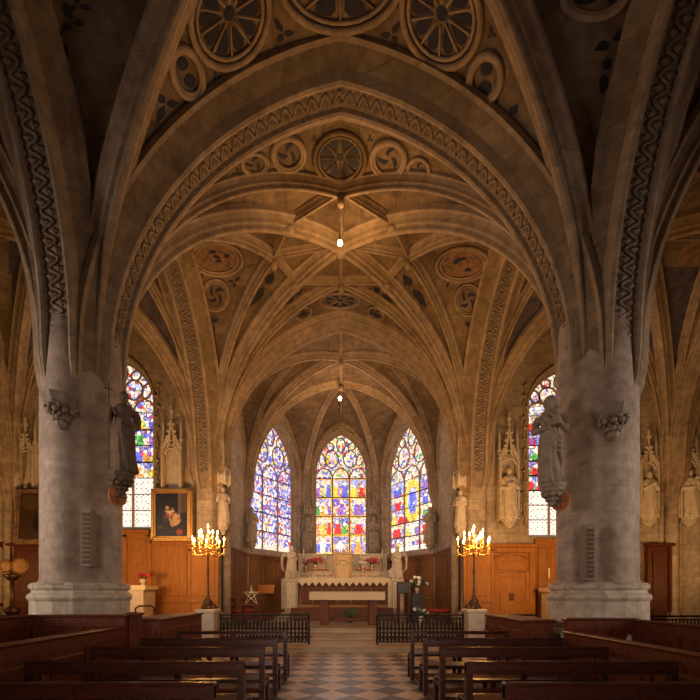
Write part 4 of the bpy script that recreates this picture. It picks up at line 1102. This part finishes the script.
# altar table in front, cloth and red wooden legs
root = E('front_altar', (.22, 15.3, .45)); tag(root, 'small celebration altar with linen cloth on two red wooden supports', 'altar')
T = 1.2
mb = MB().mat(REDW); mb.box(-1.22, 1.22, -.38, .38, T-.11, T-.01, .01); mb.build('table_top', None, root)
for x in (-.98, .80): MB().mat(REDW).box(x-.0, x+.30, -.28, .28, 0, T-.1, .02).build('leg', None, root)
MB().mat(REDW).box(-.75, .9, -.05, .05, .12, .22, .01).build('stretcher', None, root)
mb = MB().mat(CLOTH); nx = 60; vs = []; fs = []
prof = [(.44, T-.30), (.43, T-.1), (.41, T), (.0, T+.006), (-.41, T), (-.43, T-.1), (-.45, T-.30)]
for i in range(nx+1):
    x = -1.36+2.72*i/nx
    for j, (y, z) in enumerate(prof): 
        wv = .015*sin(i*1.1)*(1 if j in (0, 6) else .3 if j in (1, 5) else 0); vs.append((x, y+wv, z))
for i in range(nx):
    for j in range(6): fs.append((i*7+j, i*7+j+1, (i+1)*7+j+1, (i+1)*7+j))
mb.add(vs, fs, True)
for s in (-1, 1):
    x = s*1.36; mb.add([(x, .41, T), (x, 0, T+.006), (x, -.41, T), (x+s*.03, -.42, T-.24), (x+s*.04, 0, T-.26), (x+s*.03, .42, T-.24)], [(0, 1, 4, 5), (1, 2, 3, 4)], False)
c = mb.build('altar_cloth', None, root)
bouquet(.35, 16.2, .45, .32, 'low dark green plant on the floor behind the small front altar', [LEAF], None, 8, BRONZE, 22, .2)

# candelabra on stone pedestals
def candelabra(px, label):
    z = 11.5; b = W3(px, 609, z); top = W3(px, 530, z).z
    mb = MB().mat(CARVEW); h = b.z-.15
    mb.box(-.26, .26, -.26, .26, 0, .12, .02); mb.box(-.22, .22, -.22, .22, .12, h-.1, .01); mb.box(-.17, .17, -.235, -.22, .24, h-.22, .01); mb.box(-.27, .27, -.27, .27, h-.10, h, .02)
    side = 'left' if px < 341 else 'right'
    p = mb.build('stone_pedestal'); p.location = (b.x, z, .15); tag(p, 'square stone pedestal carrying the %s candelabra' % side, 'pedestal', 'candelabra pedestals')
    root = E('candelabra', (b.x, z, b.z)); tag(root, label, 'candelabra', 'lit candelabra'); H = top-b.z
    MB().mat(BRONZE).lathe([(.20, 0), (.20, .03), (.13, .07), (.10, .14), (.13, .20), (.09, .28), (.05, .33), (.035, .4), (.05, .5), (.03, .56), (.028, H*.45), (.045, H*.48), (.026, H*.52), (.024, H*.66), (.05, H*.7), (.03, H*.74), (.025, H*.9), (.05, H*.93), (.03, H*.96)], 0, 0, 18).build('stem', None, root)
    for k in range(3):
        a = 2*pi*k/3+.5; MB().mat(BRONZE).tube([(.1*cos(a), .1*sin(a), .16), (.2*cos(a), .2*sin(a), .10), (.24*cos(a), .24*sin(a), .02)], [.03, .025, .035], 7).build('foot', None, root)
    br = MB().mat(BRASS); cups = MB().mat(BRASS); cd = MB().mat(WAX); fl = MB().mat(FLAME); pr = MB().mat(BRASS)
    spots = [(0, 0, H*.97)]
    for tier, (n, r, z0, z1) in enumerate(((7, .43, H*.72, H*.80), (5, .26, H*.80, H*.89))):
        for k in range(n):
            a = 2*pi*k/n+.3*tier+.2; ca, sa = cos(a), sin(a)
            arm = MB().mat(BRASS); arm.tube([(0, 0, z0), (r*.35*ca, r*.35*sa, z0-.08), (r*.75*ca, r*.75*sa, z0-.10), (r*ca, r*sa, z0-.0), (r*ca, r*sa, z1-.03)], [.015, .014, .013, .012, .012], 6)
            arm.tube([(r*.5*ca+.05*cos(t)*ca, r*.5*sa+.05*cos(t)*sa, z0-.03+.05*sin(t)) for t in [i*.7 for i in range(8)]], .008, 5)
            arm.lathe([(.012, z1-.06), (.05, z1-.02), (.055, z1), (.02, z1)], r*ca, r*sa, 10)
            arm.ball((r*ca, r*sa, z0-.08), .03, 6, 5, (.6, .6, 1.3)); arm.build('branch', None, root)
            spots.append((r*ca, r*sa, z1))
    rr = random.Random(int(px))
    for (x, y, zz) in spots:
        hh = .13+rr.uniform(-.02, .03)
        c = MB().mat(WAX).lathe([(.014, zz), (.014, zz+hh)], x, y, 8).build('candle', None, root)
        f = MB().mat(FLAME); f.lathe([(.006, zz+hh), (.020, zz+hh+.02), (.024, zz+hh+.045), (.012, zz+hh+.08), (.002, zz+hh+.11)], x, y, 8); f.build('flame', None, c)
candelabra(208, 'many-branched brass candelabra with lit candles beside the gold-framed painting')
candelabra(474, 'many-branched brass candelabra with lit candles left of the wooden door')

# altar rails of black iron
def railing(x0, x1, y, zb, h, label, step=.105):
    root = E('iron_railing', ((x0+x1)/2, y, zb)); tag(root, label, 'railing', 'black iron altar rails'); L = x1-x0; a = -L/2
    m = MB().mat(IRON); m.box(a, -a, -.05, .05, h-.05, h, .015); m.box(a, -a, -.02, .02, h-.14, h-.11); m.build('top_rail', None, root)
    m = MB().mat(IRON); m.box(a, -a, -.03, .03, .05, .09); m.box(a, -a, -.015, .015, h*.52, h*.55); m.build('bottom_rail', None, root)
    n = max(2, int(L/step))
    for s in (0, 1):
        x = a+.03+s*(L-.06); MB().mat(IRON).lathe([(.035, 0), (.03, .05), (.026, h*.5), (.04, h*.53), (.026, h*.56), (.026, h-.05)], x, 0, 8).build('post', None, root)
    for k in range(1, n):
        x = a+L*k/n; b = MB().mat(IRON); b.lathe([(.022, .07), (.034, .14), (.018, .2), (.018, h*.30), (.040, h*.36), (.018, h*.44), (.018, h*.5), (.034, h*.6), (.040, h*.68), (.018, h*.78), (.018, h-.1)], x, 0, 7)
        b.build('baluster', None, root)
    o = MB().mat(IRON)
    for k in range(n):
        x = a+L*(k+.5)/n; w = L/n*.42
        o.tube([(x+w*cos(2*pi*i/8), 0, h*.30+w*1.5*sin(2*pi*i/8)) for i in range(8)], .016, 4, closed=True)
        o.tube([(x-w, 0, h*.12), (x, 0, h*.26), (x+w, 0, h*.12)], .015, 4); o.tube([(x-w, 0, h*.46), (x, 0, h*.56), (x+w, 0, h*.46)], .016, 4)
    o.build('scrollwork', None, root)
    return root
railing(-3.42, -.88, 11.73, .15, .86, 'black iron altar rail left of the central opening')
railing(.99, 3.48, 11.73, .15, .86, 'black iron altar rail right of the central opening')
railing(4.02, 5.6, 11.73, 0, 1.0, 'short black iron rail between the right pedestal and the right pillar')
railing(8.0, 11.0, 11.9, 0, .96, 'black iron rail across the aisle at the right edge')
railing(-11.0, -8.0, 11.9, 0, .96, 'black iron rail across the aisle at the left edge')

# hanging bulbs
for px, py, z, lab in ((340, 243, 9.9, 'glowing bulb hanging from the star vault of the crossing'), (340, 398.5, 17.6, 'glowing bulb hanging in front of the apse')):
    q = W3(px, py, z); root = E('hanging_bulb', q); tag(root, lab, 'lamp', 'hanging bulbs')
    ceil = RISE_TOP-.42-q.z; r = .055 if z < 12 else .075
    MB().mat(BLACK).tube([(0, 0, .1), (0, 0, ceil)], .012, 6).build('cable', None, root)
    MB().mat(BRASS).lathe([(.03, .06), (.04, .10), (.02, .16)], 0, 0, 10).build('lamp_holder', None, root)
    MB().mat(BULB).ball((0, 0, 0), r, 14, 10, (1, 1, 1.2)).build('bulb', None, root)

# side altars
def side_altar(x0, x1, y, h, label, side):
    root = E('side_altar', ((x0+x1)/2, y, 0)); tag(root, label, 'altar', 'side altars'); w = (x1-x0)/2
    m = MB().mat(CARVEW); m.box(-w+.08, w-.08, -.4, .4, 0, h-.1, .01)
    for k in (-1, 0, 1): m.box(k*w*.6-w*.2, k*w*.6+w*.2, -.42, -.4, .2, h-.3, .01)
    m.build('body', None, root)
    MB().mat(CARVEW).box(-w, w, -.48, .45, h-.1, h, .02).build('slab', None, root)
    MB().mat(LACE).box(-w-.01, w+.01, -.49, .4, h-.12, h+.012).build('altar_cloth', None, root); return root
A = W3(131, 586, 13); B = W3(152, 586, 13); side_altar(-7.9, B.x, 13.0, B.z, 'white side altar with a pot of red flowers behind the left pillar', -1)
bouquet(-6.15, 12.9, B.z+.012, .22, 'pot of red flowers on the white side altar behind the left pillar', [FLOR, REDC], None, 12, CARVEW, 20, .2)
A = W3(545, 588, 13); side_altar(A.x, 8.2, 13.0, A.z, 'white side altar with a candlestick behind the right pillar', 1)
c = candlestick(6.75, 12.8, A.z+.012, .45, 'side_altar_candlestick', BRASS, .65, 1.2); tag(c, 'candlestick with a tall candle on the right side altar', 'candlestick')
c = candlestick(6.52, 13.0, A.z+.012, .3, 'side_altar_candlestick', BRASS, .3, 1.0); tag(c, 'short candlestick at the left edge of the right side altar', 'candlestick')

# furniture of the choir
def chair(x, y, z, rz, label, m=WOOD2, cush=REDC, group=None):
    root = E('choir_chair', (x, y, z), rz); tag(root, label, 'chair', group)
    for sx in (-1, 1):
        for sy in (-1, 1):
            MB().mat(m).box(sx*.20-.02, sx*.20+.02, sy*.20-.02, sy*.20+.02, 0, .95 if sy > 0 else .44).build('leg', None, root)
    MB().mat(m).box(-.23, .23, -.23, .23, .40, .44, .01).build('seat_frame', None, root)
    MB().mat(cush).box(-.21, .21, -.21, .18, .44, .52, .03).build('cushion', None, root)
    b = MB().mat(m); b.box(-.20, .20, .19, .22, .84, .95, .01); b.box(-.20, .20, .19, .22, .6, .66); b.build('backrest', None, root); return root
for i, (px, z, lab) in enumerate(((233, 15.3, 'small wooden chair with a red cushion at the far left of the choir'), (249, 15.8, 'small wooden chair with a red cushion second from the left of the choir'))):
    chair((px-VX)*z/F, z, .45, pi*(.9+.1*i), lab, group='red cushioned chairs left in the choir')
def bench_seat(px0, px1, z, label, h=.55):
    a = (px0-VX)*z/F; b = (px1-VX)*z/F; root = E('upholstered_bench', ((a+b)/2, z, .45)); tag(root, label, 'bench'); w = (b-a)/2
    for sx in (-1, 1):
        for sy in (-1, 1): MB().mat(WOOD2).box(sx*(w-.05)-.03, sx*(w-.05)+.03, sy*.2-.03, sy*.2+.03, 0, h-.1).build('leg', None, root)
    MB().mat(REDC).box(-w, w, -.25, .25, h-.1, h, .03).build('seat_pad', None, root)
bench_seat(427, 449, 15.6, 'low red padded bench on the right side of the choir')
# lectern with an open book
def lectern(px, ytop, z, label, w=.28):
    b = W3(px, ytop, z); h = b.z-.45; root = E('lectern', (b.x, z, .45)); tag(root, label, 'lectern')
    MB().mat(BRONZE).lathe([(.2, 0), (.2, .03), (.04, .07), (.025, .15), (.025, h-.25), (.04, h-.2)], 0, 0, 12).build('stand', None, root)
    d = MB().mat(HONEY); d.T = Matrix.Translation((0, 0, h-.13)) @ Matrix.Rotation(radians(55), 4, 'X'); d.box(-w, w, -.22, .22, -.015, .015, .005); d.box(-w, w, -.24, -.2, 0, .05); d.build('desk', None, root)
lectern(266, 586, 17.2, 'lectern with a slanted desk left of the high altar', .34)
# wire star stand
b = W3(251, 604, 14.6); root = E('wire_star_stand', (b.x, 14.6, .45)); tag(root, 'thin white wire star standing on a small dark table left in the choir', 'decoration')
t = MB().mat(WAX); R = .30; hz = b.z-.45
t.tube([(-.2, 0, hz), (.02, 0, hz+.55), (.22, 0, hz), ], .012, 5); t.tube([(-.26, 0, hz+.42), (.28, 0, hz+.42)], .010, 5); t.tube([(0, 0, hz+.3), (0, 0, hz+.66)], .010, 5); t.tube([(-.22, 0, hz+.4), (.2, 0, hz+.02)], .010, 5); t.tube([(.24, 0, hz+.4), (-.2, 0, hz+.02)], .010, 5); t.build('star', None, root)
m = MB().mat(WOOD2); m.box(-.35, .35, -.25, .25, hz-.06, hz, .01)
m.build('table_top', None, root)
for sx in (-1, 1):
    for sy in (-1, 1): MB().mat(WOOD2).box(sx*.3-.02, sx*.3+.02, sy*.2-.02, sy*.2+.02, 0, hz-.05).build('leg', None, root)
# keyboard stand or small organ, dark, right of the altar; and a tall white arrangement
b = W3(407, 582, 16.2); root = E('dark_cabinet', (b.x-.02, 16.2, .45)); tag(root, 'small black cabinet right of the high altar next to the plants', 'cabinet')
MB().mat(BLACK).box(-.36, .14, -.2, .22, b.z-.45-.45, b.z-.45, .015).build('body', None, root)
for sx in (-1, 1): MB().mat(WOOD2).box(-.11+sx*.2-.04, -.11+sx*.2+.04, -.15, .2, 0, b.z-.9, .01).build('leg', None, root)
for i, (px, y, r, n, lab) in enumerate(((417, 592, .40, 34, 'large arrangement of white flowers and leaves on a dark stand right of the high altar'),)):
    z = 16.2; b = W3(px, y, z); s = MB().mat(BLACK); s.box(-.22, .22, -.2, .2, 0, b.z-.5, .02); o = s.build('flower_stand'); o.location = (b.x, z, .45); tag(o, 'dark stand under the white flower arrangement', 'stand')
    bouquet(b.x, z, b.z-.05, r, lab, [FLOW, LEAF, FLOW], None, 40+i, CARVEW, n, .22)
bouquet((421-VX)*15.3/F, 15.3, .45, .32, 'floor plant with white blossoms right of the flower stand', [FLOW, LEAF], None, 55, CARVEW, 24, .3)

# ================================================================ PEWS
def pew(xl, xr, y, label, thin=False):
    root = E('wooden_pew', ((xl+xr)/2, y, 0)); tag(root, label, 'pew', 'open-backed pews'); w = (xr-xl)/2
    n = max(2, round(2*w/1.0)); H = .90
    b = MB().mat(WOOD); b.box(-w, w, -.02, .025, H-(.06 if thin else .135), H, .008); b.box(-w-.01, w+.01, -.035, .035, H-.03, H, .01); b.build('backrest', None, root)
    MB().mat(WOOD).box(-w+.03, w-.03, .02, .40, .43, .47, .008).build('seat', None, root)
    for k in range(n+1):
        x = -w+.035+(2*w-.07)*k/n; MB().mat(WOOD).box(x-.035, x+.035, -.03, .04, 0, H-.02, .006).build('back_post', None, root)
        MB().mat(WOOD).box(x-.03, x+.03, .33, .39, 0, .43, .006).build('front_leg', None, root)
        MB().mat(WOOD).box(x-.02, x+.02, .04, .36, .36, .42, .004).build('seat_bearer', None, root)
    MB().mat(WOOD).box(-w+.03, w-.03, -.01, .02, .20, .25, .004).build('stretcher', None, root)
    # kneeler at the back
    k = MB().mat(WOOD2); k.box(-w+.05, w-.05, -.42, -.22, .14, .17, .006)
    for q in range(n+1):
        x = -w+.08+(2*w-.16)*q/n; k.box(x-.02, x+.02, -.40, -.0, .05, .14, .004)
    k.build('kneeler', None, root)
    return root
ORD = ['nearest', 'second', 'third', 'fourth', 'farthest']
for i, y in enumerate((3.26, 4.27, 5.38, 6.46, 7.64)):
    pew(-3.24 if i < 3 else (-3.11 if i == 3 else -3.02), (-.99), y, '%s open-backed dark wooden pew left of the aisle' % ORD[i], thin=(i == 4))
    pew((1.28), (3.45 if i < 4 else 3.08), y, '%s open-backed dark wooden pew right of the aisle' % ORD[i], thin=(i == 4))
# low panelled enclosures of the pews
def parclose(p0, p1, h, label, n, cap=True, th=.05, m=WOOD2, group='panelled pew enclosures'):
    p0 = Vector(p0); p1 = Vector(p1); L = (p1-p0).length; root = E('pew_enclosure', (p0.x, p0.y, 0), atan2((p1-p0).y, (p1-p0).x)); tag(root, label, 'pew enclosure', group)
    f = MB().mat(m); f.box(0, L, -th*.5, th*.5, 0, h-.04); w = L/n
    for s in (-1, 1):
        y0, y1 = sorted((s*th*.5, s*th*1.0)); f.box(0, L, y0, y1, 0, .15); f.box(0, L, y0, y1, h-.18, h-.04)
        for k in range(n+1): f.box(max(0, k*w-.06), min(L, k*w+.06), y0, y1, .15, h-.18)
    f.build('frame', None, root)
    for k in range(n):
        q = MB().mat(m); q.box(k*w+.12, (k+1)*w-.12, -th*.85, th*.85, .22, h-.25, .02); q.build('panel', None, root)
    MB().mat(m).box(-.03, L+.03, -th*1.5, th*1.5, h-.04, h, .015).build('cap_rail', None, root)
    return root
parclose((-3.34, .4), (-3.34, 6.3), 1.10, 'long panelled enclosure running beside the left pews', 7)
parclose((3.58, .4), (3.58, 6.55), 1.0, 'long panelled enclosure running beside the right pews', 7)
parclose((-4.68, 6.35), (-3.28, 6.35), 1.27, 'dark high-backed panel in front of the left pillar', 2)
parclose((-4.72, .4), (-4.72, 6.38), 1.27, 'outer panelled enclosure of the left side pews', 7)
parclose((3.60, 6.66), (4.70, 6.66), 1.20, 'dark high-backed panel in front of the right pillar', 2)
parclose((4.72, .4), (4.72, 6.69), 1.18, 'outer panelled enclosure of the right side pews', 7)
for s, y0 in ((-1, .0), (1, .0)):
    mb = MB().mat(WOOD2); mb.box(-.08, .08, -.08, .08, 0, 1.28, .01); mb.box(-.1, .1, -.1, .1, 1.24, 1.30, .02); mb.box(-.05, .05, -.09, -.08, .2, 1.1, .01)
    if s < 0: o = mb.build('newel_post'); o.location = (-3.24, 6.52, 0); tag(o, 'square oak post at the far end of the left pew enclosure', 'post')
# side pews against the pillars, seen over the enclosure
def chest(x0, x1, y0, y1, h, label):
    root = E('box_pew', ((x0+x1)/2, (y0+y1)/2, 0)); tag(root, label, 'box pew', 'closed box pews'); w = (x1-x0)/2; d = (y1-y0)/2
    b = MB().mat(WOOD2); b.box(-w, w, -d, d, 0, h-.05)
    for k in range(3):
        for s in (-1, 1):
            y = -d+(k+.5)*2*d/3; x = s*w; b.box(min(x, x+s*.02), max(x, x+s*.02), y-d/3+.08, y+d/3-.08, .15, h-.2, .006)
    b.box(-w+.08, w-.08, -d-.02, -d, .15, h-.2, .006); b.build('body', None, root)
    MB().mat(WOOD2).box(-w-.03, w+.03, -d-.03, d+.03, h-.05, h, .015).build('top', None, root)
chest(-3.66, -3.12, 7.15, 9.3, 1.165, 'closed oak box pew between the left pillar and the left candelabra')
chest(3.16, 3.66, 7.15, 9.0, 1.14, 'closed oak box pew between the right pillar and the right candelabra')
# side aisle pews behind the outer enclosure
for s in (-1, 1):
    for i, y in enumerate((2.6, 3.9, 5.2)):
        a, b = sorted((s*3.75, s*4.55)); 
        root = E('narrow_bench', ((a+b)/2, y, 0)); tag(root, '%s narrow seat between the two enclosures on the %s' % (ORD[i], 'left' if s < 0 else 'right'), 'seat', 'narrow side seats'); w = (b-a)/2
        MB().mat(WOOD).box(-w, w, -.02, .02, .3, .88, .01).build('backrest', None, root); MB().mat(WOOD).box(-w, w, .02, .4, .43, .47, .01).build('seat', None, root)
        for sx in (-1, 1): MB().mat(WOOD).box(sx*(w-.03)-.03, sx*(w-.03)+.03, -.02, .4, 0, .43, .01).build('side_panel', None, root)
# ornamented lamp stand and a round gilded fan at the left edge
b = W3(12, 606, 12.6); root = E('gilded_lamp_stand', (b.x, 12.6, 0)); tag(root, 'bronze stand with round gilded ornament at the left edge, before the wall', 'candle stand')
q = W3(12, 570, 12.6).z
MB().mat(BRONZE).lathe([(.28, 0), (.28, .05), (.12, .12), (.10, b.z-.3), (.18, b.z-.2), (.20, b.z-.1), (.06, b.z), (.05, q-.35), (.16, q-.25), (.24, q-.15), (.05, q-.1)], 0, 0, 16).build('stem', None, root)
g = MB().mat(GILTD)
for sx, r in ((-.18, .20), (.24, .26)):
    g.T = Matrix.Translation((sx, 0, q+.12)) @ Matrix.Rotation(pi/2, 4, 'X'); g.lathe([(.02, .02), (r*.7, .03), (r, .01), (r*1.02, -.02), (.02, -.03)], 0, 0, 18)
    for k in range(12): a = 2*pi*k/12; g.ball((r*.85*cos(a), r*.85*sin(a), .02), .035, 6, 4)
g.T = None; g.build('gilded_rosette', None, root)
# small hoop-back chair top over the left box pew
b = W3(145, 614.5, 9.6); root = E('hoop_back_chair', (b.x, 9.6, 0), .3); tag(root, 'wooden chair with a rounded back peeping over the left box pew', 'chair')
h = W3(0, 606, 9.6).z
for sx in (-1, 1): MB().mat(WOOD2).tube([(sx*.2, 0, 0), (sx*.2, 0, h-.12)], .018, 7).build('back_post', None, root); MB().mat(WOOD2).tube([(sx*.2, -.38, 0), (sx*.2, -.38, .45)], .018, 7).build('front_leg', None, root)
MB().mat(WOOD2).tube([(-.2, 0, h-.14), (-.2, 0, h-.05), (-.12, 0, h), (.12, 0, h), (.2, 0, h-.05), (.2, 0, h-.14)], .02, 7).build('backrest', None, root)
MB().mat(HONEY).box(-.22, .22, -.4, 0.02, .43, .47, .01).build('seat', None, root)
